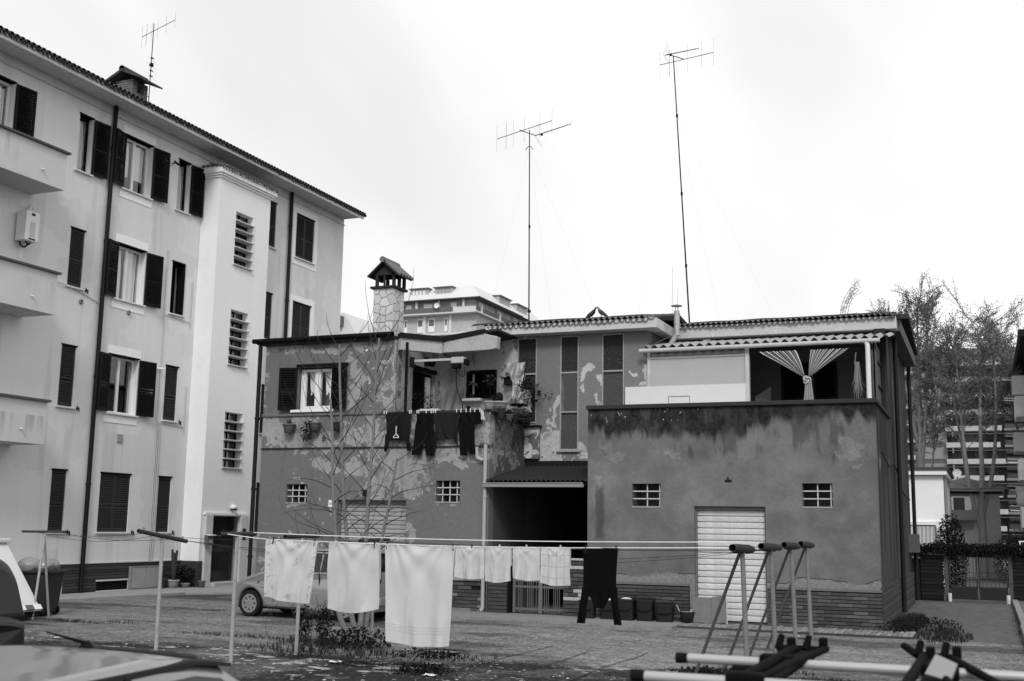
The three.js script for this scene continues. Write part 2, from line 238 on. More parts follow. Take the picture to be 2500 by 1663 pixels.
    if (w.lace) for (const [a, b] of ww > .8 ? [[.08, .42], [.58, .92]] : [[.12, .88]]) part('curtain', grid(24, 10, (u, v) => [w.x0 + ww * mix(a, b, u) + .03 * Math.sin(v * 3 + a * 9) * v, w.y0 + hh * mix(w.lace === 2 ? .3 : .05, .95, v), d - .06 + .018 * Math.sin(u * 26) * (1.2 - v)]), m.lace, f);
    const lp = (st, x, ang, lw) => { const g = leaf(lw, hh - .02); if (st === 'L') { g.translate(-lw, 0, 0); g.rotateY(ang); g.translate(w.x0, w.y0 + .01, .03); } else if (st === 'R') { g.rotateY(-ang); g.translate(w.x1, w.y0 + .01, .03); } else g.translate(x, w.y0 + .01, -.06); part('shutter', g, st === 'C' ? m.shutterLit : m.shutter, f); };  // closed leaves take the paler paint that carries the skylight
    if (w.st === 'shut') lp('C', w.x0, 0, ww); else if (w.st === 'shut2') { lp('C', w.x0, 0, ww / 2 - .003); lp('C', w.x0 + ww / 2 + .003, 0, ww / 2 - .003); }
    else if (w.st === 'open') { lp('L', 0, .25, .5); lp('R', 0, .12, .56); } else if (w.st === 'right') lp('R', 0, .1, .5); else if (w.st === 'balc') lp('R', 0, .08, .55); else if (w.st === 'ajar') { part('shutter', bx(w.x1 - .045, w.x1 - .004, w.y0 + .01, w.y1 - .01, -.14, .04), m.shutter, f); }
    if (w.band) { const q = w.band === 1 ? [[w.x0 - .07, w.x1 + .07, w.y1 + .036, w.y1 + .24], [w.x0 - .07, w.x1 + .07, w.y0 - .24, w.y0 - .05]] : [[w.x0 - .2, w.x1 + .2, w.y1 + .036, w.y1 + .22], [w.x0 - .2, w.x1 + .2, w.y0 - .23, w.y0 - .05], [w.x0 - .2, w.x0 - .01, w.y0 - .05, w.y1 + .036], [w.x1 + .01, w.x1 + .2, w.y0 - .05, w.y1 + .036]]; for (const b of q) part('surround', bx(b[0], b[1], b[2], b[3], .001, .014), m.trim, f); }
    // iron shutter holdbacks beside the sill
    if (w.x1 < 25.2 && w.st.startsWith('shut')) part('holdback', [bx(w.x1 + .1, w.x1 + .2, w.y0 - .02, w.y0, .02, .05), bx(w.x1 + .12, w.x1 + .14, w.y0 - .06, w.y0 + .05, .03, .05), bx(w.x1 + .18, w.x1 + .2, w.y0 - .08, w.y0 + .02, .03, .05)], m.black, f);
  }
  // stair tower
  const lv = [[3.26, 4.8], [6.12, 7.69], [8.98, 10.53]], lx = [26.3, 27.13];
  const T = part('stair_tower', slab(rect(25.5, 27.95, 0, 11.3), .35, .6, [...lv.map(l => [lx[0], lx[1], l[0], l[1]]), [25.8, 27.45, .001, 1.93]]), towerMat, apt);
  part('side_wall', [bx(25.5, 25.7, 0, 11.3, .002, .348), bx(27.75, 27.95, 0, 11.3, .002, .348)], towerMat, T);
  part('cornice', [bx(25.46, 27.99, 11.3, 11.36, .004, .64), bx(25.42, 28.03, 11.36, 11.42, .004, .69), bx(25.38, 28.07, 11.42, 11.6, .004, .74)], towerMat, T);
  const tt = part('tile', [tileRow(25.36, 28.1, 11.615, .78, .13, .5, .2, .045), bx(25.36, 28.1, 11.6, 11.612, .01, .76), ...[.1, .25, .4, .55, .7].map(z => C(25.34, 11.615, z, 25.7, 11.66, z, .045, .045, 7))], tiled(.13, .95, .4), T); tt.userData.kind = 'stuff';
  lv.forEach((l, i) => {
    const n = 6, f = part('louvre_window', [bx(lx[0] + .001, lx[0] + .03, l[0], l[1], .36, .4), bx(lx[1] - .03, lx[1] - .001, l[0], l[1], .36, .4), bx((lx[0] + lx[1]) / 2 - .02, (lx[0] + lx[1]) / 2 + .02, l[0], l[1], .36, .4), ...[1, 2, 3, 4, 5].map(k => bx(lx[0] + .03, lx[1] - .03, l[0] + (l[1] - l[0]) * k / 6 - .06, l[0] + (l[1] - l[0]) * k / 6 - .03, .365, .395))], m.shutter, apt);
    part('pane', bx(lx[0] + .03, lx[1] - .03, l[0], l[1], .376, .384), m.glass, f); part('stairwell', bx(25.72, 27.73, l[0] - .4, l[1] + .3, -.05, .02), m.room, f);
    for (let k = 0; k < n; k++) { const y = l[0] + (l[1] - l[0]) * k / n; part('slat', rbx(lx[0] - (k ? .02 : .04), lx[1] + (k ? .02 : .04), y - .024, y + .01, .38, k ? .66 : .67, .005), tiled(.5, .85, 1), f); }
  });
  // entrance: barred door between stone pilasters, steps
  const D = part('door', [bx(25.95, 27.2, .17, 1.9, .3, .33), ...Array.from({ length: 15 }, (_, i) => bx(25.97 + i * .084, 25.99 + i * .084, .45, 1.9, .33, .35)), bx(25.95, 27.2, .95, 1.1, .33, .352), bx(25.95, 27.2, .17, .42, .331, .353), bx(26.95, 27.0, 1.0, 1.04, .352, .4)], G(.016, .5), apt);
  part('doorway', bx(25.72, 27.73, 0, 2.2, .02, .06), m.room, D);
  for (const x of [25.64, 27.22]) part('pilaster', rbx(x, x + .3, 0, 1.95, .55, .68, .01), tiled(.55, .95, .6), D);
  part('lintel', bx(25.6, 27.56, 1.96, 2.02, .602, .66), towerMat, D); part('step', rbx(25.95, 27.2, .06, .16, .3, .82, .01), m.concrete, D);
  for (const x of [25.62]) part('plinth', bx(25.49, 25.63, 0, .74, .601, .63), pl[0], apt);
  part('plinth', bx(25.47, 25.499, 0, .74, .03, .63), pl[1], apt);
  // balconies
  [[9.15, 10.0], [6.28, 7.2], [3.39, 4.32]].forEach(([y0, y1], i) => {
    const b = part('balcony', [bx(12, 19.4, y0, y0 + .12, .002, .95), bx(12, 19.4, y0 + .12, y1, .85, .95), bx(19.3, 19.4, y0 + .12, y1, .002, .85)], aptBal(i), apt);
    part('coping', rbx(12, 19.46, y1, y1 + .055, .78, 1.02, .01), tiled(.1, .95, .5), b); part('coping', rbx(19.26, 19.46, y1 + .001, y1 + .056, .002, .78, .01), tiled(.1, .95, .5), b);
    part('spout', C(18.7, y0 + .3, .94, 18.7, y0 + .28, 1.03, .02), m.sill, b);
  });
  function aptBal(i) { const t = tex(256, 64, (u, v) => { const x = u * 8, y = v; const run = fbm(x * 7, y * .7 + i * 9, 3), dk = sstep(.5, .8, run) * sstep(.1 + .5 * fbm(x * 2, i, 2), 1, v); return .56 - .22 * dk * (i === 1 ? .35 : 1) + .06 * (fbm(x * 2, y * 2, 3) - .5); }); const q = G(1, .95); q.map = t; t.repeat.set(1 / 8, 1); q.userData.tile = 1; return q; }
  // drainpipes and service pipes
  const dp = (x, y0, y1, r = .055) => { const p = part('drainpipe', [C(x, y0, .08, x, y1, .08, r, r, 10), ...[2.6, 5.2, 8.6, 11].filter(y => y < y1).map(y => C(x, y, .08, x, y + .06, .08, r + .012, r + .012, 10))], m.pipe, apt); return p; };
  dp(21.8, .03, 12.12); dp(29.84, .05, 12.12);
  for (const [x, y1] of [[24.2, 8.95], [24.26, 4.3], [24.33, 4.3], [25.3, 8.3], [25.3, 5.4]]) part('service_pipe', C(x, y1 > 5 && x > 25 ? y1 - 1.3 : .78, .02, x, y1, .02, .012, .012, 6), tiled(.5, .7, 1), apt);
  part('cable', tube([[19.4, 7.3, .03], [20.6, 7.28, .05], [21.2, 7.18, .03], [21.75, 7.05, .02]], .012), m.sill, apt);
  part('cable', tube([[24.2, 4.33, .02], [24.7, 4.31, .03], [25.3, 4.29, .02]], .01), m.sill, apt); part('cable', tube([[24.2, 7.2, .02], [24.9, 7.17, .03], [25.3, 7.15, .02]], .01), m.sill, apt);
  part('wall_vent', [bx(22.76, 22.93, 3.7, 3.9, .002, .03), bx(22.78, 22.91, 3.72, 3.88, .03, .034)], tiled(.3, .8, .3), apt);
  for (const [x, y] of [[21.17, 6.97], [22.85, 7.0]]) part('wall_vent', at(new THREE.TorusGeometry(.045, .02, 6, 12), x, y, .02), tiled(.2, .9, .3), apt);
  part('security_camera', [C(24.16, 11.35, .0, 24.16, 11.35, .1, .015), C(24.08, 11.37, .13, 24.25, 11.33, .13, .03, .03, 8)], m.black, apt);
  part('security_camera', [C(24.05, 5.72, .03, 24.22, 5.73, .1, .03, .03, 8)], m.white, apt);
  part('intercom', bx(27.3, 27.42, 1.3, 1.6, .681, .7), m.dark, apt);
}
{ // things on the block
  const l = thing('wall_lamp', 'round white bulkhead lamp above the barred stair door', 'lamp', [-19.4, 2.16, -26.85]);
  part('globe', at(new THREE.SphereGeometry(.085, 14, 10), 0, .02, .0).scale(1, .9, 1).translate(.05, 0, 0), m.white, l); part('visor', [bx(-.003, .08, -.05, -.02, -.08, .08), bx(.078, .14, -.06, -.02, -.06, .06)], m.shutter, l);
  const h = thing('water_heater', 'white wall boiler with flue hung above the balcony', 'boiler', [-19.99, 7.6, -18.9], 0);
  part('casing', rbx(.05, .34, .36, 1.04, -.45, -.05, .015), G(.72, .4), h); part('front_panel', bx(.341, .345, .45, .8, -.33, -.18), G(.5, .5), h); part('dial', [bx(.345, .35, .95, 1.0, -.3, -.2), bx(.345, .35, .39, .42, -.35, -.15)], m.dark, h); part('pipework', [tube([[.1, .36, -.15], [.12, .28, -.15], [.1, .26, -.3], [.12, .36, -.38]], .02), tube([[.2, .36, -.2], [.22, .3, -.28], [.2, .36, -.36]], .018)], m.black, h); part('waste_pipe', C(.05, .0, -.25, .05, .36, -.25, .014), m.white, h); part('flue', [C(.2, 1.04, -.25, .2, 1.16, -.25, .045, .045, 10), tube([[.2, 1.16, -.25], [.19, 1.2, -.3], [.08, 1.21, -.45], [0, 1.22, -.5]], .03)], G(.6, .4), h);
  // antenna by the chimney
  const a = thing('television_antenna', 'roof aerial with one long tilted boom beside the brick chimney', 'antenna', [-21.6, 13.3, -24.9]);
  part('mast', C(0, -.1, 0, -.0, 2.65, 0, .014, .012, 6), m.dark, a);
  const bo = part('boom', C(0, 2.05, .45, -.0, 3.15, -.9, .009), m.dark, a); for (let i = 0; i < 6; i++) { const t = [0, .13, .28, .46, .72, 1][i]; part('element', C(0, mix(2.05, 3.15, t) - .35 + i * .02, mix(.45, -.9, t), 0, mix(2.05, 3.15, t) + .35 - i * .02, mix(.45, -.9, t), i === 1 ? .006 : .0035, undefined, 4), m.dark, bo); }
  for (let i = 0; i < 4; i++) { part('dipole', [C(0, 1.05 + i * .16 + (i > 1 ? .06 : 0), .03, .02, 1.06 + i * .16 + (i > 1 ? .06 : 0), -.06, .02), C(0, 1.1 + i * .16, .16, 0, 1.0 + i * .16, -.25, .0035, undefined, 4)], m.dark, a); } part('junction_box', bx(-.02, .05, 1.34, 1.4, -.05, .06), m.dark, a);
  part('bracket', C(0, .42, 0, -.02, .45, .3, .01), m.dark, a);
}
// ================= OLD HOUSE: peeling two-storey wing with loggia, strip windows, tarp-covered roof =================
// peeling render: blobs [x, y, rx, ry] in metres mark where the paint has come off the plaster
function peelTex(x0, y0, w, h, ppm, o) {
  const W = Math.round(w * ppm), H = Math.round(h * ppm), mask = new Float32Array(W * H);
  const t = tex(W, H, (u, v) => {
    const x = x0 + u * w, y = y0 + v * h; let f = -1;
    const wx = .5 * (fbm(x * 2.6, y * 2.6, 5) - .5), wy = .5 * (fbm(x * 2.6 + 31, y * 2.6 + 7, 5) - .5);
    for (const b of o.blobs) { const dx = (x + wx - b[0]) / b[2], dy = (y + wy - b[1]) / b[3]; f = Math.max(f, 1 - Math.sqrt(dx * dx + dy * dy)); }
    f = f - .16 + 1.15 * (fbm(x * 5 + 3, y * 5 + 9, 4) - .5) + .75 * (fbm(x * 15, y * 15, 3) - .5);
    const chips = o.chips ? sstep(.70, .72, fbm(x * 9 + 50, y * 9, 4)) * sstep(.56, .64, fbm(x * .8 + 7, y * .8, 2)) : 0;
    const p = Math.max(sstep(.0, .05, f), chips); mask[Math.floor(v * H) * W + Math.floor(u * W)] = p;
    const g = hash(u * W | 0, v * H | 0), n = fbm(x * 1.1, y * 1.1 + 5, 4), fine = fbm(x * 24, y * 24, 2);
    let paint = o.paint * (1 + .3 * sstep(-.35, 0, f) * fbm(x * 7 + 9, y * 7, 3)) * (1 + .16 * (n - .5) + .16 * (fine - .5) + .05 * (g - .5));
    const dirt = sstep(.55, .75, fbm(x * 3.4 + 60, y * 3.4, 5)), core = sstep(.18, .5, f);
    let pl = o.plaster * (1 + .3 * (n - .5) + .3 * (fine - .5) + .12 * (g - .5)); pl = mix(pl, pl * .52, dirt * (o.dirt ?? 1) * core) ; pl *= mix(1.28, 1, sstep(.05, .14, f));
    let a = mix(paint, pl, p);
    if (o.extra) a = o.extra(a, x, y, p, n, fine, g);
    return a;
  });
  const b = tex(W, H, (u, v) => { const p = mask[Math.floor(v * H) * W + Math.floor(u * W)], x = x0 + u * w, y = y0 + v * h; return .75 - .4 * p + .3 * (fbm(x * 30, y * 30, 2) - .5) + .5 * p * (fbm(x * 9, y * 9, 3) - .5); }, false);
  const mt = G(1, .95); mt.map = t; mt.bumpMap = b; mt.bumpScale = .012; mt.userData.box = [x0, y0, w, h]; return mt;
}
const um = (g, mt) => mapUV(g, ...mt.userData.box);
const house = thing('old_house', 'peeling two storey house with balcony, tall strip windows and a tarp covered roof', 'house');
const wingMat = peelTex(-15.3, 0, 5.8, 5.9, 110, {
  paint: .155, plaster: .3, chips: 1,
  blobs: [[-15.0, 3.85, .5, .35], [-14.5, 3.68, .6, .2], [-13.9, 3.62, .7, .28], [-14.1, 3.95, .45, .15], [-13.55, 3.6, .3, .3], [-12.95, 3.75, .3, .35], [-12.4, 3.8, .3, .4], [-12.1, 3.6, .35, .3], [-12.86, 5.0, .2, .36], [-12.86, 4.55, .13, .3], [-12.95, 5.3, .2, .1],
    [-12.0, 4.95, .1, .5], [-12.2, 4.7, .09, .25], [-12.0, 4.4, .12, .3], [-12.3, 5.0, .1, .16], [-15.15, 5.05, .12, .14], [-15.2, 4.6, .08, .3], [-11.7, 3.0, .7, .5], [-12.2, 2.8, .5, .6], [-12.0, 2.6, .16, .5], [-11.35, 2.75, .2, .5], [-11.9, 3.3, .8, .3], [-10.9, 3.2, .8, .25], [-10.2, 3.25, .6, .14], [-9.8, 3.3, .4, .13], [-12.75, 2.95, .4, .28], [-13.35, 2.95, .3, .12], [-13.7, 3.1, .2, .15], [-10.4, 3.03, .2, .14], [-11.35, 1.55, .2, .18], [-14.95, .95, .35, .22], [-14.5, .85, .3, .18],
    [-12.4, 5.68, .9, .12], [-13.6, 5.7, 1.6, .09], [-15, 5.72, .6, .1], [-14.3, 2.2, .25, .06], [-10.9, 4.0, 1.2, .3], [-10.2, 3.7, .8, .4], [-10.9, .75, .9, .16]],
  extra: (a, x, y, p, n, fine, g) => { if (y > 3.44 && x > -11.9) { const q = fbm(x * 6, y * 6 + 4, 5); a = mix(a, .22 * (1 + .9 * (fine - .5)), sstep(.42, .6, q)); a = mix(a, .07, sstep(.54, .7, .5 * fbm(x * 18 + 2, y * 16, 4) + .5 * fbm(x * 4, y * 4, 3))); } return a * (1 - .28 * sstep(.6, .75, fbm(x * 8, y * .8 + 3, 3)) * (p > .5 ? .6 : .25)); },
});
const GL = [-13.2, -11.5, 2.3];
{
  const g = slab([[-15.25, 0], [GL[0], 0], [GL[0], GL[2]], [GL[1], GL[2]], [GL[1], 0], [-9.58, 0], [-9.58, 4.17], [-11.85, 4.17], [-11.85, 5.8], [-15.25, 5.8]], -22.36, -22.1, [[-14.53, -13.98, 2.24, 2.64], [-10.8, -10.24, 2.28, 2.72], [-14.36, -13.44, 4.31, 5.28]]);
  part('wall', um(g, wingMat), wingMat, house);
  part('string_course', rbx(-15.26, -11.9, 4.165, 4.225, -22.099, -22.06, .008), tiled(.15, .95, 1), house);
  part('string_course', rbx(-15.26, -9.57, 3.425, 3.455, -22.099, -22.065, .006), tiled(.04, .95, 1), house);  // dark strip painted for the shadow line under the overhanging wall
  const inner = tiled(.3, .95, 1.5, { bump: .008 });
  // left end wall, porch side wall, loggia floor and return parapet
  part('wall', bx(-15.25, -15.0, 0, 5.8, -31.6, -22.365), inner, house);
  const sideM = peelTex(-24.3, 0, 2.4, 4.3, 90, { paint: .1, plaster: .26, dirt: 1.2, blobs: [[-22.4, 3.2, .4, .8], [-23, 3.6, .8, .5], [-23.6, 3.2, .3, .4], [-22.2, 2.7, .15, .5], [-22.6, 2.95, .2, .2]], extra: (a, x, y, p, n, fine) => y > 3.4 ? mix(.17 * (1 + .9 * (fine - .5)), .05, sstep(.4, .62, .5 * fbm(x * 16, y * 16, 4) + .5 * fbm(x * 3, y * 3, 3))) : a * .9 });
  { const s = slab(rect(-24.2, -22.365, 0, 4.17), 0, .2); um(s, sideM); s.rotateY(-Math.PI / 2); s.translate(-9.58, 0, 0); part('wall', s, sideM, house); }
  part('balcony_floor', bx(-11.84, -9.79, 3.3, 3.44, -24.19, -22.37), m.concrete, house);
  part('balcony_ledge', [bx(-9.8, -9.5, 4.172, 4.21, -24.0, -22.08), bx(-11.84, -9.79, 4.172, 4.21, -22.38, -22.07)], tiled(.08, .95, .5), house);
  // wall with the balcony door (faces +x)
  const dm = peelTex(-24.2, 3.4, 2.1, 2.5, 110, { paint: .33, plaster: .5, blobs: [[-22.3, 5.2, .2, .5], [-22.2, 4.4, .2, .5], [-23.9, 5.5, .3, .3]], chips: 1 });
  { const s = slab(rect(-24.2, -22.365, 3.44, 5.8), 0, .2, [[-24.06, -22.9, 3.46, 5.27]]); um(s, dm); s.rotateY(-Math.PI / 2); s.translate(-11.85, 0, 0); part('wall', s, dm, house); }
  const Dr = part('door', [bx(-12.0, -11.95, 3.46, 5.25, -24.05, -23.96), bx(-12.0, -11.95, 3.46, 5.25, -22.99, -22.91), bx(-12.0, -11.95, 5.17, 5.25, -23.95, -23.0), bx(-11.9, -11.82, 5.27, 5.36, -24.1, -22.86)], m.shutter, house);
  { const s = leaf(.56, 1.76); s.rotateY(Math.PI / 2); s.translate(-11.88, 3.48, -22.92); part('shutter', s, m.shutter, Dr); }
  part('curtain', grid(24, 6, (u, v) => [-11.98 + .02 * Math.sin(u * 30), mix(3.5, 5.2, v), mix(-23.5, -23.72, u)]), G(.35, .95), Dr); part('leaf', bx(-11.96, -11.92, 3.48, 5.18, -23.95, -23.73), m.frameW, Dr); part('pane', bx(-11.99, -11.985, 3.5, 5.17, -23.95, -23.0), m.glass, Dr);
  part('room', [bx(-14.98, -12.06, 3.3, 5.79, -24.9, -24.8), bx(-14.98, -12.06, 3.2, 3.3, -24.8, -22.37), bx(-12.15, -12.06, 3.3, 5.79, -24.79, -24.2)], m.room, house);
  // roof of the wing: dark gutter and slab
  part('eave_slab', bx(-15.3, -11.9, 5.801, 5.9, -25.5, -21.98), m.tarp, house);
  part('gutter', [tube([[-15.5, 5.9, -21.92], [-13.6, 5.905, -21.92], [-11.85, 5.91, -21.92]], .055, 12, 10)], m.black, house);
  part('drainpipe', [C(-15.34, .1, -22.0, -15.34, 5.86, -22.0, .05, .05, 10), ...[1.0, 2.5, 4.1].map(y => C(-15.34, y, -22.0, -15.34, y + .05, -22.0, .062, .062, 10)), C(-15.34, 5.84, -22, -15.42, 5.9, -21.93, .05)], m.pipe, house);
  // concrete beams round the loggia
  { const b1 = slab([[0, 5.57], [1.0, 5.57], [1.0, 5.83], [0, 5.83]], 0, .16).rotateY(Math.atan2(.75, .62)); b1.translate(-11.83, 0, -22.12); part('beam', b1, m.concrete, house); const f1 = slab([[0, 5.831], [1.02, 5.831], [1.02, 5.94], [0, 5.94]], -.03, .2).rotateY(Math.atan2(.75, .62)); f1.translate(-11.83, 0, -22.1); part('fascia', f1, m.dark, house); }
  part('beam', slab([[-11.18, 5.59], [-9.95, 5.61], [-9.79, 5.64], [-9.77, 5.9], [-9.95, 5.94], [-10.08, 5.98], [-11.18, 5.82]], -23.05, -22.85, [], .012), m.concrete, house);
  part('fascia', slab([[-11.22, 5.822], [-10.08, 5.985], [-10.08, 6.08], [-11.22, 5.935]], -23.1, -22.82), m.dark, house);
  part('roof', slab([[-11.8, 5.86], [-9.85, 6.06], [-9.85, 6.11], [-11.8, 5.95]], -24.2, -23.06), m.tarp, house);
  part('downpipe_loggia', C(-11.55, 4.2, -22.02, -11.55, 5.72, -22.02, .035, .035, 8), m.black, house);
}
// window of the wing with white frame, two shutters
{
  const w = part('window', [bx(-14.34, -14.27, 4.32, 5.24, -22.3, -22.22), bx(-13.53, -13.46, 4.32, 5.24, -22.3, -22.22), bx(-14.27, -13.53, 5.18, 5.24, -22.3, -22.22), bx(-14.27, -13.53, 4.32, 4.4, -22.3, -22.22), bx(-13.97, -13.83, 4.4, 5.18, -22.295, -22.215), bx(-14.27, -14.22, 4.4, 5.18, -22.29, -22.225), bx(-13.58, -13.53, 4.4, 5.18, -22.29, -22.225)], m.frameW, house);
  part('pane', [bx(-14.22, -13.97, 4.4, 5.18, -22.262, -22.256), bx(-13.83, -13.58, 4.4, 5.18, -22.262, -22.256)], m.glass, w);
  part('sill', rbx(-14.48, -13.36, 4.245, 4.305, -22.3, -22.02, .008), m.white, w); part('shutter_box', bx(-14.38, -13.05, 5.282, 5.34, -22.14, -22.04), m.shutter, w);
  for (const [x, a] of [[-14.36, .22], [-13.44, -.22]]) { const g = leaf(.43, .97); if (a > 0) g.translate(-.43, 0, 0); g.rotateY(a); g.translate(x, 4.3, -22.08); part('shutter', g, m.shutter, w); }
  for (const [x, q] of [[-14.1, 0], [-13.72, .1]]) part('curtain', grid(16, 12, (u, v) => { const yy = mix(4.72 - .16 * Math.abs(u - .5), 5.18, v); return [x + (u - .5) * .22 * mix(.55, 1, v) + q * .3, yy, -22.36 + .012 * Math.sin(u * 18) * (1.3 - v)]; }), m.lace, w);
}
function barredWindow(x0, x1, y0, y1, z, parent, bars = 3, rows = 2) {
  const w = part('window', [bx(x0, x1, y0 - .03, y0 - .001, z - .24, z + .012), bx(x0, x1, y1, y1 + .02, z - .24, z - .005)], tiled(.3, .95, .4), parent);
    const bm = tiled(.5, .7, .3); for (let i = 0; i < bars; i++) { const x = x0 + (x1 - x0) * (i + (bars === 2 ? 1.15 : .75)) / (bars + .3); part('bar', bx(x - .011, x + .011, y0, y1, z - .085, z - .065), bm, w); }
  for (let j = 1; j <= rows; j++) { const y = y0 + (y1 - y0) * j / (rows + 1); part('bar', bx(x0, x1, y - .011, y + .011, z - .064, z - .046), bm, w); }
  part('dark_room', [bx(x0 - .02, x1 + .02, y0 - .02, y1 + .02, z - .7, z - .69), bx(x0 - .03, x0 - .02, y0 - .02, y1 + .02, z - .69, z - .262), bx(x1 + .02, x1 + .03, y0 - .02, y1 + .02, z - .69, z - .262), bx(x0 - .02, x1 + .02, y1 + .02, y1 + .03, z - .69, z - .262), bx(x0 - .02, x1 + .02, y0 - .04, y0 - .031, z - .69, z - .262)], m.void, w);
}
barredWindow(-14.53, -13.98, 2.24, 2.64, -22.1, house); barredWindow(-10.8, -10.24, 2.28, 2.72, -22.1, house);
function rollerDoor(x0, x1, y0, y1, z, pitch, mt, parent, dots) {
  const d = part('garage_door', [bx(x0, x1, y1 - .07, y1 - .002, z - .1, z - .03), bx(x0, x0 + .03, y0, y1 - .07, z - .1, z - .04), bx(x1 - .03, x1, y0, y1 - .07, z - .1, z - .04)], tiled(.16, .8, .5), parent);
  part('backing', bx(x0 + .03, x1 - .03, y0, y1 - .07, z - .18, z - .16), m.galv, d);
  const n = Math.round((y1 - .07 - y0) / pitch), p = (y1 - .07 - y0) / n;
  const prof = new THREE.Shape([[0, .008], [.014, .012], [.017, p * .3], [.018, p * .7], [.014, p - .012], [.004, p - .008], [0, p - .003]].map(q => new THREE.Vector2(q[0], q[1])));
  const g0 = new THREE.ExtrudeGeometry(prof, { depth: x1 - x0 - .06, bevelEnabled: false }); g0.rotateY(Math.PI / 2); // profile x -> -z
  g0.scale(1, 1, -1); g0.computeVertexNormals(); triUV(g0);
  for (let i = 0; i < n; i++) { const s = new THREE.Mesh(g0, mt[i % mt.length]); s.name = 'slat'; s.position.set(x0 + .03, y0 + i * p, z - .12); s.castShadow = s.receiveShadow = true; d.add(s); }
  if (dots) for (const y of [1.32, 1.45, 1.58]) part('vent_holes', Array.from({ length: 14 }, (_, i) => bx(x0 + .1 + i * .115, x0 + .115 + i * .115, y, y + .014, z - .097, z - .092)), m.dark, d);
  return d;
}
{ const ms = [.34, .32, .36].map(v => tiled(v, .6, 1.2, { bump: .001 })); rollerDoor(GL[0], GL[1], .02, GL[2], -22.15, .093, ms, house, 1);  }
// low brick plinth of the wing
const brickM = [.07, .062, .08, .056, .09].map(v => tiled(v, .95, .35, { bump: .006 }));
function bricks(x0, x1, y0, y1, zf, L, h, parent, t = .05, ms = brickM, miss = 0) {
  const n = Math.max(1, Math.round((x1 - x0) / L)), l = (x1 - x0) / n, rows = Math.round((y1 - y0) / h), geo = [0, 1].map(k => triUV(bx(0, l - .004, 0, (y1 - y0) / rows - .013, 0, t)));
  const hf = triUV(bx(0, l / 2 - .004, 0, (y1 - y0) / rows - .013, 0, t));
  for (let r = 0; r < rows; r++) for (let i = 0; i <= n - (r % 2 ? 0 : 1); i++) {
    const half = r % 2 && (i === 0 || i === n); if (rnd() < miss) { rnd(); continue; } const b = new THREE.Mesh(half ? hf : geo[0], ms[rnd() * ms.length | 0]); b.name = 'brick'; b.castShadow = b.receiveShadow = true;
    b.position.set(r % 2 ? (i === 0 ? x0 : x0 + (i - .5) * l) : x0 + i * l, y0 + r * (y1 - y0) / rows, zf - t + rr(-.005, .005)); parent.add(b);
  }
}
{ const p = part('plinth', bx(-11.45, -9.6, .05, .66, -22.098, -22.07), m.dark, house); bricks(-11.45, -9.6, .05, .64, -22.035, .29, .075, p, .04, brickM.concat([tiled(.2, .95, .35)]), .05); }
// back wall of the loggia / strip-window wall
const backMat = peelTex(-11.9, 2.7, 5.2, 3.5, 120, {
  paint: .18, plaster: .43, chips: 1, dirt: .8,
  blobs: [[-11.2, 4.9, 1.1, 1.6], [-10.5, 5.6, .7, .7], [-10.4, 4.4, .8, .8], [-10.0, 5.3, .35, 1.2], [-9.75, 3.7, .3, .5], [-9.3, 3.5, .28, .4], [-9.0, 3.7, .25, .35], [-8.95, 4.1, .12, .2], [-8.2, 3.5, .14, .2], [-8.15, 5.2, .14, .1], [-8.2, 5.0, .06, .2], [-7.82, 5.05, .1, .1], [-7.15, 5.15, .08, .1], [-6.78, 5.0, .16, .45], [-6.95, 4.9, .16, .14], [-7.95, 3.2, .3, .3], [-8.85, 4.45, .06, .25], [-9.1, 3.1, .45, .25], [-8.8, 3.4, .15, .3], [-7.85, 4.5, .08, .25]],
});
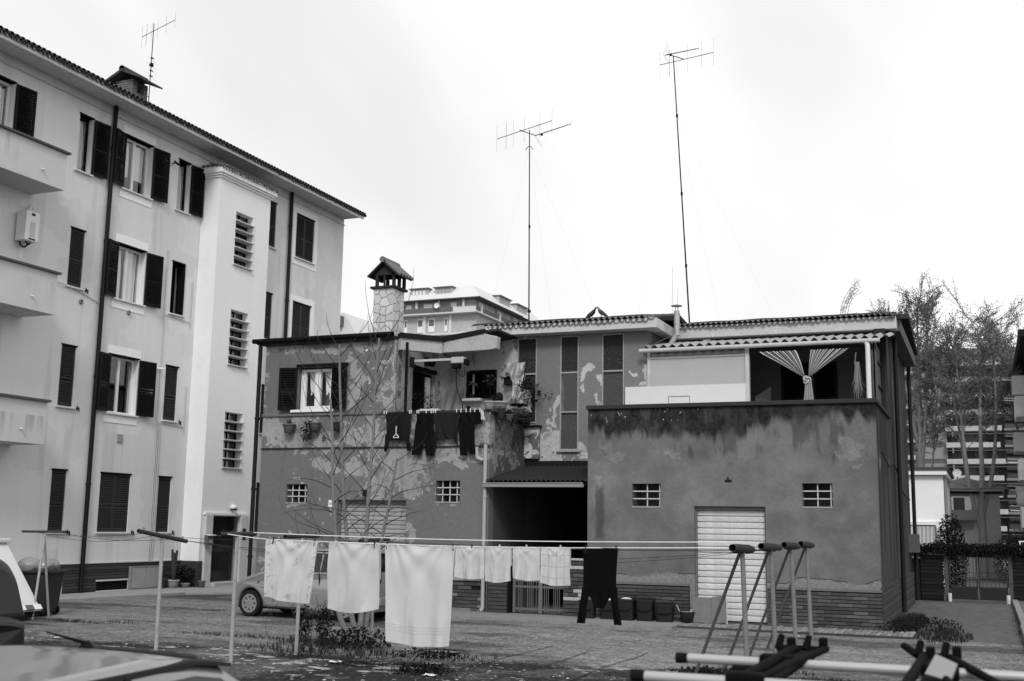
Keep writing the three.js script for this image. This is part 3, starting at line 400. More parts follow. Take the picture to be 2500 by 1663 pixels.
{
  const S = [[-9.83, -9.35, 4.1, 6.06], [-8.78, -8.34, 3.48, 6.06], [-7.79, -7.28, 4.15, 6.06]];
  const g = slab([[-11.85, 3.44], [-9.58, 3.44], [-9.58, 2.9], [-7.2, 2.9], [-7.2, 2.9], [-6.74, 2.9], [-6.74, 6.14], [-11.85, 6.14]], -24.45, -24.2, [...S, [-11.1, -10.34, 4.7, 5.34]]);
  part('wall', um(g, backMat), backMat, house);
  part('wall', bx(-6.98, -6.74, 2.9, 6.14, -25.7, -24.455), tiled(.16, .95, 1), house);
  const patT = tex(256, 256, (u, v) => .5 + .5 * Math.sin(u * 70 + 5 * wrapFbm(u, v, 9, 2)) * Math.sin(v * 70 + 6 * wrapFbm(u, v, 8, 2) + 3), false); patT.repeat.set(2, 2);
  const pg = G(.05, .22); pg.bumpMap = patT; pg.bumpScale = .03; pg.userData.tile = 1; const pg2 = G(.11, .3); pg2.bumpMap = patT; pg2.bumpScale = .03; pg2.userData.tile = 1;
  const fr = tiled(.36, .8, .3, { bump: .01 });
  S.forEach(([x0, x1, y0, y1], i) => {
    const w = part('strip_window', [bx(x0, x0 + .025, y0, y1, -24.27, -24.19), bx(x1 - .025, x1, y0, y1, -24.27, -24.19), bx(x0 + .025, x1 - .025, y0, y0 + .03, -24.27, -24.18), bx(x0 + .025, x1 - .025, y1 - .02, y1, -24.27, -24.2), bx(x0 + .025, x1 - .025, 5.21, 5.245, -24.27, -24.185), ...(i === 1 ? [bx(x0 + .025, x1 - .025, 4.32, 4.35, -24.27, -24.185), bx(x0 - .06, x1 + .06, y0 - .04, y0 - .001, -24.25, -24.14)] : [])], fr, house);
    const P = i === 1 ? [[y0 + .03, 4.32, pg2], [4.35, 5.21, m.glass], [5.245, y1 - .02, pg]] : [[y0 + .03, 5.21, i ? pg2 : pg], [5.245, y1 - .02, pg]];
    for (const [a, b, mt] of P) part('pane', bx(x0 + .025, x1 - .025, a, b, -24.24, -24.232), mt, w);
  });
  part('sill_block', rbx(-9.72, -9.24, 3.28, 4.0, -24.198, -24.06, .02), peel2(), house); part('sill_slab', [rbx(-9.8, -9.2, 4.0, 4.04, -24.2, -23.98, .008), rbx(-9.7, -9.3, 3.22, 3.279, -24.198, -24.1, .008)], m.dark, house);
  function peel2() { const q = peelTex(-9.75, 3.2, .6, .9, 200, { paint: .13, plaster: .5, blobs: [[-9.6, 3.9, .3, .12], [-9.65, 3.5, .1, .35], [-9.3, 3.9, .1, .3], [-9.5, 3.33, .3, .06]], chips: 1 }); q.map.repeat.set(1 / .6, 1 / .9); q.map.offset.set(9.75 / .6, -3.2 / .9); q.bumpMap.repeat.copy(q.map.repeat); q.bumpMap.offset.copy(q.map.offset); q.userData.tile = 1; return q; }
  // small window with one open louvred shutter
  const w = part('window', [bx(-11.1, -11.03, 4.7, 5.34, -24.3, -24.18), bx(-11.03, -10.36, 5.29, 5.36, -24.3, -24.17), bx(-10.39, -10.34, 4.7, 5.29, -24.3, -24.2)], m.shutter, house);
  part('casement', bx(-11.0, -10.96, 4.72, 5.28, -24.34, -24.31), m.frameW, w); part('sill', rbx(-11.14, -10.66, 4.63, 4.695, -24.3, -24.02, .012), m.white, w); { const s = leaf(.36, .64); s.rotateY(-.15); s.translate(-10.64, 4.7, -24.12); part('shutter', s, m.shutter, w); } 
  part('ceiling', bx(-9.58, -7.42, 2.9, 2.98, -29.6, -24.46), tiled(.12, 1, 1), house); part('wall', bx(-9.78, -7.1, 0, 2.9, -29.75, -29.61), tiled(.1, 1, 1), house); part('wall', bx(-9.78, -9.58, 0, 2.89, -29.6, -24.2), tiled(.12, 1, 1), house);  // porch recess deepened and its walls toned darker to paint in the shade
  const pd = part('porch_door', [bx(-8.6, -8.52, .05, 2.15, -29.6, -29.55), bx(-8.52, -7.5, 2.07, 2.15, -29.6, -29.55), bx(-8.52, -7.5, .05, 2.07, -29.6, -29.58)], tiled(.14, .8, 1), house); part('notice', bx(-8.95, -8.75, 1.8, 2.05, -29.609, -29.59), tiled(.12, .9, .3), pd);
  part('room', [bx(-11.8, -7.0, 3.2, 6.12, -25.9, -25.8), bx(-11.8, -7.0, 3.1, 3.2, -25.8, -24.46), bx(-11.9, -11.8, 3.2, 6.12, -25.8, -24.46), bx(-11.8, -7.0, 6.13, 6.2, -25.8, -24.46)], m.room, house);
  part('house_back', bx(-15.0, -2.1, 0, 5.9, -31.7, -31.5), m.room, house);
}
// roofs: cornice, tiles, tarp
{
  part('cornice', rbx(-10.42, -6.44, 6.1, 6.32, -24.45, -23.85, .01), tiled(.55, .95, 1.4, { bump: .008 }), house);
  part('cornice', rbx(-6.72, -6.45, 6.11, 6.33, -25.7, -24.452, .01), tiled(.45, .95, 1.4), house);
  const r1 = part('roof', slab([[23.9, 6.33], [26.2, 6.78], [29, 6.5], [29, 6.4], [26.2, 6.66], [23.9, 6.26]], 0, 3.9).rotateY(Math.PI / 2).translate(-10.4, 0, 0), m.tarp, house);
  const tl = tiled(.24, .95, .4, { bump: .02 });
  part('tile', tileRow(-10.45, -6.62, 6.345, -23.79, .13, .42, .2, .062), tl, r1).userData.kind = 'stuff';
  part('tarp', grid(60, 14, (u, v) => { const x = mix(-10.95, -6.66, u), z = mix(-24.02, -26.3, v) - .25 * (1 - u) * (1 - v) * 0; return [x, 6.43 + (z + 24.02) * -.19 + .03 * (fbm(x * 1.6, z * 2, 3) - .5) + (v === 0 ? -.05 : 0) + .012 * Math.sin(x * 3.1) * v, z + .05 * (fbm(x * 2, 3, 2) - .5)]; }), m.tarp, r1);
  for (let i = 0; i < 6; i++) part('ridge_tile', at(new THREE.CylinderGeometry(.085, .075, .42, 10, 1, true, -Math.PI / 2, Math.PI).rotateX(Math.PI / 2).rotateX(.19), -6.55, 6.41 + i * .072, -24.0 - i * .38), tl, r1);
  // right part
  part('cornice', rbx(-6.43, -1.6, 6.08, 6.36, -25.75, -25.4, .02), tiled(.5, .95, 1.4, { bump: .008 }), house);
  part('cornice', rbx(-1.83, -1.55, 6.08, 6.36, -31.6, -25.76, .02), tiled(.12, .95, 1.4), house);
  const r2 = part('roof', slab([[25.45, 6.38], [28.4, 6.94], [31.7, 6.5], [31.7, 6.4], [28.4, 6.82], [25.45, 6.3]], 0, 5.0).rotateY(Math.PI / 2).translate(-6.5, 0, 0), m.tarp, house);
  part('tile', tileRow(-6.35, -1.6, 6.395, -25.32, .12, .42, .2, .056), tl, r2).userData.kind = 'stuff';
  part('tarp', grid(60, 12, (u, v) => { const x = mix(-6.3, -1.75, u), z = mix(-25.55, -28.5, v); return [x, 6.46 + (z + 25.55) * -.19 + .04 * (fbm(x * 1.4 + 9, z * 1.5, 3) - .5) + (v === 0 ? -.05 : 0), z]; }), m.tarp, r2);
  for (let i = 0; i < 7; i++) part('ridge_tile', at(new THREE.CylinderGeometry(.085, .075, .42, 10, 1, true, -Math.PI / 2, Math.PI).rotateX(Math.PI / 2).rotateX(.19), -1.68, 6.45 + i * .073, -25.5 - i * .39), i ? m.roofTile : tl, r2);
  part('wall', bx(-6.72, -2.1, 4.0, 6.08, -26.0, -25.78), tiled(.1, .95, 1), house);
  part('tie_rod', C(-6.42, 6.15, -25.2, -6.75, 5.75, -24.3, .01), m.metal, house);
  // chimney faced with crazy-paving stone under a little tiled hood
  const ch = part('chimney', bx(-13.83, -13.31, 5.9, 7.55, -25.08, -24.54), tiled(.3, .95, .8), house);
  const stm = [.62, .7, .55, .66].map(v => tiled(v, .9, .5, { bump: .01 }));
  const faces = [[-13.85, -13.29, 0], [-25.1, -24.52, 1]];
  for (const [a0, a1, side] of faces) { // irregular stones: Voronoi cells cut by half-planes
    const pts = []; seed = 90 + side; const W = a1 - a0; for (let j = 0; j < 8; j++) for (let i = 0; i < 3; i++) pts.push([a0 + W * (i + .5 + rr(-.38, .38)) / 3, 5.9 + 1.65 * (j + .5 + rr(-.4, .4)) / 8]);
    for (const p of pts) {
      let pg = rect(a0 + .004, a1 - .004, 5.9, 7.55);
      for (const q of pts) if (q !== p) { const nx = q[0] - p[0], ny = q[1] - p[1], L = Math.hypot(nx, ny); const d = (p[0] + q[0]) / 2 * nx / L + (p[1] + q[1]) / 2 * ny / L - .008; const out = []; for (let k = 0; k < pg.length; k++) { const A = pg[k], B = pg[(k + 1) % pg.length], da = A[0] * nx / L + A[1] * ny / L - d, db = B[0] * nx / L + B[1] * ny / L - d; if (da <= 0) out.push(A); if (da * db < 0) { const t = da / (da - db); out.push([A[0] + (B[0] - A[0]) * t, A[1] + (B[1] - A[1]) * t]); } } pg = out; if (pg.length < 3) break; }
      if (pg.length < 3) continue; const g = slab(pg, 0, .02, [], .004); if (side) { g.scale(-1, 1, 1); g.rotateY(Math.PI / 2); g.translate(-13.312, 0, 0); const ix = g.attributes.position; for (let k = 0; k < ix.count; k += 3) { const t = [0, 1, 2].map(c => ix.array[k * 3 + c]); for (let c = 0; c < 3; c++) { ix.array[k * 3 + c] = ix.array[(k + 1) * 3 + c]; ix.array[(k + 1) * 3 + c] = t[c]; } } g.computeVertexNormals(); } else g.translate(0, 0, -24.541); part('stone', g, stm[rnd() * 4 | 0], ch);
    }
  }
  const dk = tiled(.035, .9, .4);
  part('ledge', rbx(-13.92, -13.22, 7.55, 7.61, -25.16, -24.46, .008), dk, ch);
  part('hood', [...[[-13.83, -24.56], [-13.6, -24.56], [-13.36, -24.56], [-13.36, -24.84], [-13.83, -25.1], [-13.36, -25.1]].map(([x, z], i) => bx(x, x + (i === 1 ? .04 : .07), 7.61, 7.9, z - (i === 1 ? .04 : .07), z)), slab([[-13.84, 7.9], [-13.3, 7.9], [-13.57, 8.17]], -24.6, -24.55), slab([[-13.84, 7.9], [-13.3, 7.9], [-13.57, 8.17]], -25.12, -25.07), slab([[-13.98, 7.84], [-13.57, 8.2], [-13.16, 7.84], [-13.13, 7.87], [-13.57, 8.26], [-14.01, 7.87]], -25.2, -24.44)], dk, ch);
  { const gs = []; for (let i = 0; i < 5; i++) gs.push(C(-13.55, 8.26, -25.1 + i * .155, -13.08, 7.86, -25.1 + i * .155, .045, .05, 7)); gs.push(C(-13.57, 8.27, -25.24, -13.57, 8.27, -24.4, .07, .075, 10)); part('hood_tiles', gs, tiled(.16, .95, .4), ch); }
}
// porch with corrugated roof, gutter, brick piers and barred gate
{
  part('porch_roof', corrugated(-9.6, -7.42, -21.98, 2.72, -24.19, 3.14, .105, .022), tiled(.03, .9, .6), house);
  part('porch_flashing', bx(-9.56, -7.42, 3.14, 3.24, -24.199, -24.1), m.dark, house);
  part('porch_gutter', [rbx(-9.66, -7.46, 2.58, 2.655, -22.02, -21.93, .01), C(-9.66, 2.66, -21.93, -7.46, 2.665, -21.93, .012)], tiled(.24, .6, .6, { bump: .001 }), house);
  part('downpipe', [C(-9.64, .12, -22.03, -9.64, 3.46, -22.03, .04, .04, 10), tube([[-9.84, 3.42, -22.03], [-9.84, 3.3, -22.03], [-9.82, 3.2, -22.03], [-9.68, 3.14, -22.03]], .04, 16, 10), tube([[-9.64, .14, -22.03], [-9.65, .09, -22.01], [-9.68, .07, -21.94]], .04, 8, 8), C(-9.64, 2.36, -22.03, -9.64, 2.42, -22.03, .05, .05, 10)], tiled(.38, .6, .6, { bump: .001 }), house);
  for (const [x0, x1] of [[-9.5, -9.08], [-7.86, -7.45]]) { const p = part('pier', bx(x0, x1, .05, 1.12, -22.28, -22.0), m.dark, house); bricks(x0, x1, .05, 1.12, -21.965, .2, .075, p, .034, x0 < -9 ? brickM.slice(0, 2) : brickM.concat([tiled(.1, .95, .3), tiled(.4, .95, .3)])); part('pier_cap', rbx(x0 - .02, x1 + .02, 1.125, 1.17, -22.3, -21.95, .01), m.concrete, p); }
  const gm = tiled(.13, .6, .5, { bump: .001 }); const gt = part('gate', [bx(-9.02, -8.97, .06, 1.05, -22.2, -22.15), bx(-8.46, -8.38, .06, 1.05, -22.2, -22.14), bx(-7.93, -7.88, .06, 1.05, -22.2, -22.15), ...[[-8.97, -8.46], [-8.38, -7.93]].flatMap(([a, b]) => [[.12, .16], [.56, .6], [.68, .72], [1.0, 1.04]].map(([y0, y1]) => bx(a, b, y0, y1, -22.19, -22.16)))], gm, house);
  for (const x of [-8.9, -8.86, -8.82, -8.7, -8.66, -8.62, -8.58, -8.51, -8.33, -8.29, -8.25, -8.13, -8.09, -8.05, -8.01]) part('gate_bar', bx(x - .006, x + .006, .08, 1.04, -22.16, -22.148), gm, gt);
  part('wall_lamp', [bx(-12.53, -12.4, 2.38, 2.5, -22.1, -22.02), bx(-12.55, -12.38, 2.5, 2.52, -22.1, -21.98)], m.dark, house);
  // house number
  const cv = document.createElement('canvas'); cv.width = 96; cv.height = 144; const c = cv.getContext('2d'); c.fillStyle = '#e8e8e8'; c.fillRect(0, 0, 96, 144); c.strokeStyle = '#777'; c.lineWidth = 5; c.strokeRect(6, 6, 84, 132); c.fillStyle = '#222'; c.font = 'bold 62px sans-serif'; c.textAlign = 'center'; c.fillText('10', 48, 95);
  const ct = new THREE.CanvasTexture(cv); ct.colorSpace = THREE.SRGBColorSpace; const nm = G(1, .5); nm.map = ct; const ng = new THREE.PlaneGeometry(.105, .155); ng.translate(-13.37, 2.215, -22.086);
  const np = part('number_plate', bx(-13.425, -13.315, 2.135, 2.295, -22.1, -22.089), m.white, house); part('number', ng, nm, np);
  part('bell', at(new THREE.CylinderGeometry(.03, .03, .02, 12), -12.6, 5.6, -22.09, 0, Math.PI / 2), m.white, house); part('cable_hook', C(-12.6, 5.62, -22.08, -12.6, 5.72, -22.1, .004), m.white, house);
}
// ================= GARAGE ANNEX with terrace =================
const annex = thing('garage_annex', 'low rendered garage block with streaked dark parapet and a terrace on top', 'building');
{
  const am = peelTex(-7.45, 0, 5.7, 4.2, 150, {
    paint: .148, plaster: .185, dirt: 0, blobs: [[-7.3, 2.45, .12, .3], [-7.22, 2.1, .08, .2], [-6.95, 3.35, .2, .12], [-6.9, 3.2, .3, .1], [-5.6, 3.2, .25, .1], [-2.3, 3.3, .3, .1], [-2.5, 3.22, .1, .06], [-2.2, 3.4, .3, .12], [-2.15, 3.05, .15, .12]],
    extra: (a, x, y, p, n, fine, g) => {
      // soot and lichen running down from the coping, broken edge with its own streaks
      const edge = 3.66 + .5 * (fbm(x * .9 + 3, 1, 3) - .5) + .34 * (fbm(x * 7, y * .7, 3) - .5) + (x > -4.2 ? .18 : 0), st = sstep(edge - .12, edge + .1, y + .14 * (fbm(x * 14, y * 5, 3) - .5));
      a = mix(a, .022 * (1 + 1.2 * (fine - .5) + .6 * (n - .5)), st * (.8 + .2 * sstep(.35, .6, fbm(x * 5, y * 3, 4))));
      const yb = 3.05 + .7 * (fbm(x * 4 + 5, 2, 3) - .3), drip = sstep(.5, .66, fbm(x * 7 + 8, y * 1.6, 4) - .12 * sstep(-4.4, -5.2, x)) * sstep(yb - .06, yb + .12, y); a = mix(a, .05, drip * .6);
      const cloud = fbm(x * 1.2 + 20, y * 1.2, 5); a *= 1 + .5 * (cloud - .5); a *= 1 + .5 * (fbm(x * 4 + 2, y * 4, 3) - .5);
      const wet = sstep(.0, .08, .14 - Math.abs(x + 7.12 - .2 * (fbm(y * 2, 4, 3) - .5)) + .1 * (fbm(x * 6, y * 6, 3) - .5)) * sstep(1.45, 1.7, y + .2 * (fbm(x * 8, y * 8, 3) - .5)) * sstep(2.7, 2.5, y + .2 * (fbm(x * 8 + 3, y * 8, 3) - .5)); a = mix(a, .055, wet * .75);
      const le = y - .88 + .24 * (fbm(x * 2.2, 8, 5) - .5); a = mix(a, .21 * (1 + .5 * (fine - .5)), .8 * sstep(.01, -.01, le)); if (Math.abs(le) < .007 && fbm(x * 1.3 + 4, 3, 2) > .42) a = .03;
      const sp = hash(Math.floor(x * 60), Math.floor(y * 60)); if (y > 3.88 && sp > .993 && x < -5) a = .6;
      return clamp(a, .015, .7);
    },
  });
  const x0 = -7.41, x1 = -1.83, Dd = [-5.24, -3.87, 2.23];
  const g = slab([[x0, 0], [Dd[0], 0], [Dd[0], Dd[2]], [Dd[1], Dd[2]], [Dd[1], 0], [x1, 0], [x1, 4.15], [x0, 4.15]], -22.35, -22.1, [[-6.48, -5.9, 2.22, 2.66], [-3.18, -2.63, 2.24, 2.67]]);
  part('wall', um(g, am), am, annex);
  const cop = tiled(.045, .95, .4, { bump: .01 }); part('coping', rbx(x0 - .03, x1 + .05, 4.152, 4.235, -22.38, -22.04, .012), cop, annex); part('coping', rbx(x1 - .22, x1 + .05, 4.151, 4.23, -25.38, -22.39, .012), cop, annex);
  // side wall, dirty and streaked, with alley shade painted into its dark tone
  const sm = peelTex(-31.8, 0, 9.8, 6.2, 70, { paint: .06, plaster: .16, dirt: 0, blobs: [[-27.2, 4.9, .12, .3], [-29, 3.5, .1, .1], [-23, 3.1, .4, .14]], extra: (a, x, y, p, n, fine) => { const s = fbm(x * 6, y * .5, 4); a = mix(a, .022, .85 * sstep(.45, .7, s + (y > 3.3 && x > -25.6 ? .2 : 0))); return a * (1 + .5 * (n - .5)); } });
  { const s = slab([[-31.6, 0], [-22.355, 0], [-22.355, 4.149], [-25.4, 4.149], [-25.4, 6.1], [-31.6, 6.1]], 0, .24); um(s, sm); s.rotateY(-Math.PI / 2); s.scale(1, 1, 1); s.translate(-1.83, 0, 0); part('wall', s, sm, annex); }
  part('wall', bx(-7.4, -7.2, 0, 4.14, -29.6, -22.36), tiled(.12, .95, 1), annex); part('terrace_floor', bx(-7.19, -2.08, 3.85, 3.95, -25.75, -22.36), m.concrete, annex); part('parapet_inner', bx(-7.41, -2.08, 3.951, 4.149, -22.37, -22.352), tiled(.1, .95, 1), annex);
  barredWindow(-6.48, -5.9, 2.22, 2.66, -22.1, annex, 2); barredWindow(-3.18, -2.63, 2.24, 2.67, -22.1, annex, 2);
  rollerDoor(Dd[0], Dd[1], .07, Dd[2], -22.15, .115, [.58, .55, .6].map(v => tiled(v, .55, 1.4, { bump: .001 })), annex); part('threshold', bx(Dd[0], Dd[1], -.02, .06, -22.34, -22.08), m.earth, annex);
  part('wall_hook', [bx(-4.63, -4.5, 2.7, 2.735, -22.1, -22.08), bx(-4.58, -4.56, 2.735, 2.79, -22.1, -22.07)], m.dark, annex);
  for (const [a, b] of [[x0, Dd[0] - .1], [Dd[1] + .03, x1 + .03]]) { const p = part('plinth', bx(a, b, 0, .71, -22.099, -22.07), m.dark, annex); bricks(a, b, .05, .7, -22.02, .27, .064, p, .05, brickM.concat(brickM, [tiled(.105, .95, .35), tiled(.12, .95, .35)])); part('plinth_cap', rbx(a, b, .705, .755, -22.098, -22.01, .008), tiled(.14, .95, .5), p); }
  { const p = part('plinth', bx(-1.829, -1.8, 0, .8, -31.6, -22.07), m.earth, annex); for (let k = 0; k < 12; k++) part('brick_course', bx(-1.8, -1.785 + (k % 3) * .004, .02 + k * .064, .02 + k * .064 + .056, -31.6, -22.06), brickM[k % 4], p); }
  // black drainpipes and meter box on the side
  for (const z of [-26.5, -31.4]) part('drainpipe', [C(-1.72, .1, z, -1.72, 6.05, z, .05, .05, 10)], m.pipe, annex); part('meter_box', bx(-1.83, -1.6, 1.3, 1.75, -31.2, -30.5), tiled(.1, .8, .5), annex); part('cable', tube([[-1.8, 3.3, -23], [-1.78, 3.1, -24.5], [-1.78, 3.2, -26], [-1.78, 2.7, -28.5], [-1.78, 2.6, -31]], .012, 40, 5), m.black, annex);
  // terrace room: infill panels, awning, curtain rail
  const pm = tiled(.4, .85, 2, { bump: .001, soft: 1 }), pw = tiled(.62, .9, 2, { bump: .003, soft: 1 });
  part('infill_wall', bx(-7.22, -4.53, 3.951, 4.84, -24.19, -24.08), pw, annex); const ip = part('infill_panel', bx(-6.66, -4.58, 4.841, 5.44, -24.17, -24.11), pm, annex); part('panel_frame', [bx(-6.72, -6.66, 4.841, 5.62, -24.18, -24.095), bx(-4.58, -4.5, 3.951, 5.64, -24.185, -24.07), bx(-6.66, -4.58, 5.44, 5.475, -24.175, -24.09)], tiled(.5, .8, 1), ip); part('pane', bx(-6.66, -4.58, 5.476, 5.62, -24.15, -24.145), G(.12, .2), ip);
  part('hatch', [bx(-6.25, -5.78, 4.6, 4.612, -24.08, -24.07), bx(-6.25, -6.238, 3.96, 4.6, -24.08, -24.07), bx(-5.79, -5.78, 3.96, 4.6, -24.08, -24.07)], tiled(.25, .8, 1), annex);
  const aw = part('awning_roof', corrugated(-6.78, -1.66, -23.97, 5.7, -25.74, 6.04, .2, .034), tiled(.34, .85, .7), annex);
  part('awning_gutter', C(-6.86, 5.61, -23.96, -1.84, 5.62, -23.96, .045, .045, 10), tiled(.46, .7, .5), annex); part('awning_beam', bx(-4.5, -2.0, 5.46, 5.56, -24.15, -24.08), m.dark, annex);
  part('white_post', [C(-2.08, 3.96, -23.98, -2.08, 5.5, -23.98, .05, .05, 10), tube([[-2.08, 5.48, -23.98], [-2.09, 5.56, -23.98], [-2.12, 5.6, -23.97]], .05, 6, 10)], tiled(.66, .6, .6, { bump: .001 }), annex);
  part('side_panel', [bx(-1.99, -1.96, 3.96, 5.62, -25.7, -24.1), bx(-2.03, -1.92, 3.96, 5.66, -24.18, -24.1)], tiled(.1, .85, 1), annex); part('side_rail', [bx(-1.959, -1.93, 4.75, 4.79, -25.7, -24.19), bx(-1.959, -1.93, 5.25, 5.29, -25.7, -24.19)], m.dark, annex);
  const td = part('terrace_door', leaf(.62, 1.5).translate(-4.1, 3.96, -25.77), m.shutter, annex); part('shutter', leaf(.5, 1.5).translate(-3.4, 3.96, -25.77), m.shutter, td); part('inner_wall', slab([[-4.53, 3.96], [-4.2, 3.96], [-4.2, 4.85], [-4.53, 4.65]], -25.0, -24.9), tiled(.12, .9, 1), annex);
  // flue
  const fl = thing('flue_pipe', 'shiny metal flue with conical cap rising through the corrugated awning', 'flue', [-6.22, 5.75, -24.75]); part('elbow', tube([[-.22, -.02, 0], [-.06, .24, 0], [-.0, .34, 0]], .062, 10, 12), m.galv, fl); part('pipe', [C(0, .3, 0, 0, .86, 0, .062, .062, 14), C(0, .56, 0, 0, .6, 0, .07, .07, 14), C(0, .3, 0, 0, .34, 0, .07, .07, 14)], m.galv, fl); part('cap', [lathe([[0, 1.02], [.05, 1.0], [.13, .975], [.13, .965], [.0, .96]], 14), C(.03, .85, 0, .03, .97, 0, .008), C(-.03, .85, 0, -.03, .97, 0, .008)], m.galv, fl);
}
settle(house); settle(annex);
// ================= CLOTHES LINES =================
const tubeM = tiled(.3, .6, .25, { bump: .002 }), rustM = tiled(.05, .9, .2, { bump: .004 }), postM = tiled(.33, .7, .35, { bump: .003 }), standM = tiled(.19, .8, .3, { bump: .004 }), stayM = tiled(.085, .85, .3, { bump: .004 });
function hollow(a, b, r, n = 12) { const d = b.clone().sub(a), L = d.length(), g = lathe([[r, -L / 2], [r, L / 2], [r * .8, L / 2], [r * .8, -L / 2], [r, -L / 2]], n); g.applyQuaternion(new THREE.Quaternion().setFromUnitVectors(V(0, 1, 0), d.normalize())); const c = a.clone().add(b).multiplyScalar(.5); g.translate(c.x, c.y, c.z); return g; }
// T posts on the left
for (const [x, z, h, z0, z1, y0, y1, lab] of [[-10.27, -12.71, 1.57, -12.21, -13.21, 1.655, 1.515, 'steel clothes post with a rusty crossbar drooping to one end'], [-8.96, -12.55, 1.62, -12.17, -12.94, 1.635, 1.64, 'steel clothes post carrying the towels at its crossbar'], [-8.97, -14.07, 1.58, -13.66, -14.53, 1.6, 1.61, 'clothes post half hidden behind the spotted towel'], [-8.97, -16.2, 1.52, -15.73, -16.67, 1.53, 1.55, 'rusty clothes post standing among the stems of the bare tree']]) {
  const t = thing('clothes_post', lab, 'clothes post', [x, 0, z], 0, 'clothes line posts');
  part('post', C(0, -.05, 0, rr(-.015, .015), h, rr(-.01, .01), .026, .024, 12), postM, t); const b = part('crossbar', hollow(V(0, y0 + .0, z0 - z), V(0, y1, z1 - z), .028), rustM, t);
  for (let i = 0; i < 4; i++) { const k = .1 + .27 * i; part('line_hook', at(new THREE.TorusGeometry(.014, .004, 5, 8), 0, mix(y0, y1, k) + .042, mix(z0, z1, k) - z), m.wire, b); }
}
{ // A frame by the rubbish bins
  const t = thing('washing_stand', 'splayed clothes frame beside the rubbish container', 'clothes frame', [-16.1, 0, -16.6]); part('leg', C(.2, 0, .35, 0, 1.52, 0, .022), postM, t); part('leg', C(-.1, 0, -.35, -.02, 1.52, 0, .022), postM, t); part('crossbar', hollow(V(-.5, 1.55, .05), V(.45, 1.56, -.05), .022), rustM, t);
}
// four frames on the right, each post with a slanting stay
for (const [z, z0, z1, lab] of [[-13.05, -12.51, -13.61, 'braced steel clothes frame that holds the ends of the towel ropes'], [-14.9, -14.22, -15.55, 'braced steel clothes frame second from the towel ropes'], [-16.55, -15.93, -17.14, 'braced steel clothes frame third from the towel ropes'], [-18.05, -17.44, -18.65, 'braced steel clothes frame last in the row beside the garage wall']]) {
  const t = thing('washing_stand', lab, 'clothes frame', [-2.55, 0, z], 0, 'braced clothes frames');
  part('post', C(.04, -.05, 0, -.0, 1.55, 0, .031, .027, 12), standM, t); part('stay', C(-.68, -.03, -.25, -.03, 1.53, .02, .019, .019, 10), stayM, t); const b = part('crossbar', hollow(V(0, 1.6, z0 - z), V(0, 1.57, z1 - z), .042), rustM, t);
  for (let i = 0; i < 6; i++) part('rope_winding', at(new THREE.TorusGeometry(.045, .009, 5, 12), 0, 1.59 - .003 * i, z0 - z - .18 - i * .14), rustM, b);
}
// ropes and wires
function line(name, pts, r, mt, label, group) { return single(name, tube(pts, r, 40, 5), mt, label, 'clothes line', group); }
const ropeY = x => 1.6 - .05 * Math.sin(Math.PI * clamp((x + 8.97) / 6.4)), ropeZ = x => mix(-12.3, -12.62, clamp((x + 8.97) / 6.4));
line('washing_line', Array.from({ length: 13 }, (_, i) => { const x = -8.97 + i * 6.4 / 12; return [x, ropeY(x) + (i === 0 ? .04 : 0), ropeZ(x)]; }), .006, m.rope, 'white rope on which the towels hang');
line('washing_line', Array.from({ length: 13 }, (_, i) => { const x = -8.97 + i * 6.4 / 12; return [x, 1.655 - .04 * Math.sin(Math.PI * i / 12), mix(-12.88, -13.3, i / 12)]; }), .006, m.rope, 'white rope stretched above and behind the hanging towels');
for (const [a, b, sag] of [[[-10.27, 1.53, -13.1], [-2.6, 1.55, -14.4], .2], [[-10.27, 1.56, -12.8], [-2.6, 1.55, -15.2], .28], [[-8.97, 1.6, -13.8], [-2.6, 1.54, -14.6], .06], [[-8.97, 1.6, -14.4], [-2.6, 1.54, -15.4], .06], [[-8.97, 1.52, -15.9], [-2.6, 1.54, -16.2], .05], [[-16.4, 1.56, -16.5], [-10.27, 1.62, -12.3], .06], [[-15.8, 1.56, -16.6], [-10.27, 1.55, -13.0], .08], [[-16.2, 1.54, -16.6], [-10.27, 1.6, -12.6], .12], [[-10.27, 1.6, -12.5], [-8.97, 1.6, -14.2], .05]])
  line('wire', Array.from({ length: 9 }, (_, i) => [mix(a[0], b[0], i / 8), mix(a[1], b[1], i / 8) - sag * 4 * (i / 8) * (1 - i / 8), mix(a[2], b[2], i / 8)]), .0035, m.wire, 'thin dark line strung between the clothes posts', 'empty clothes lines');
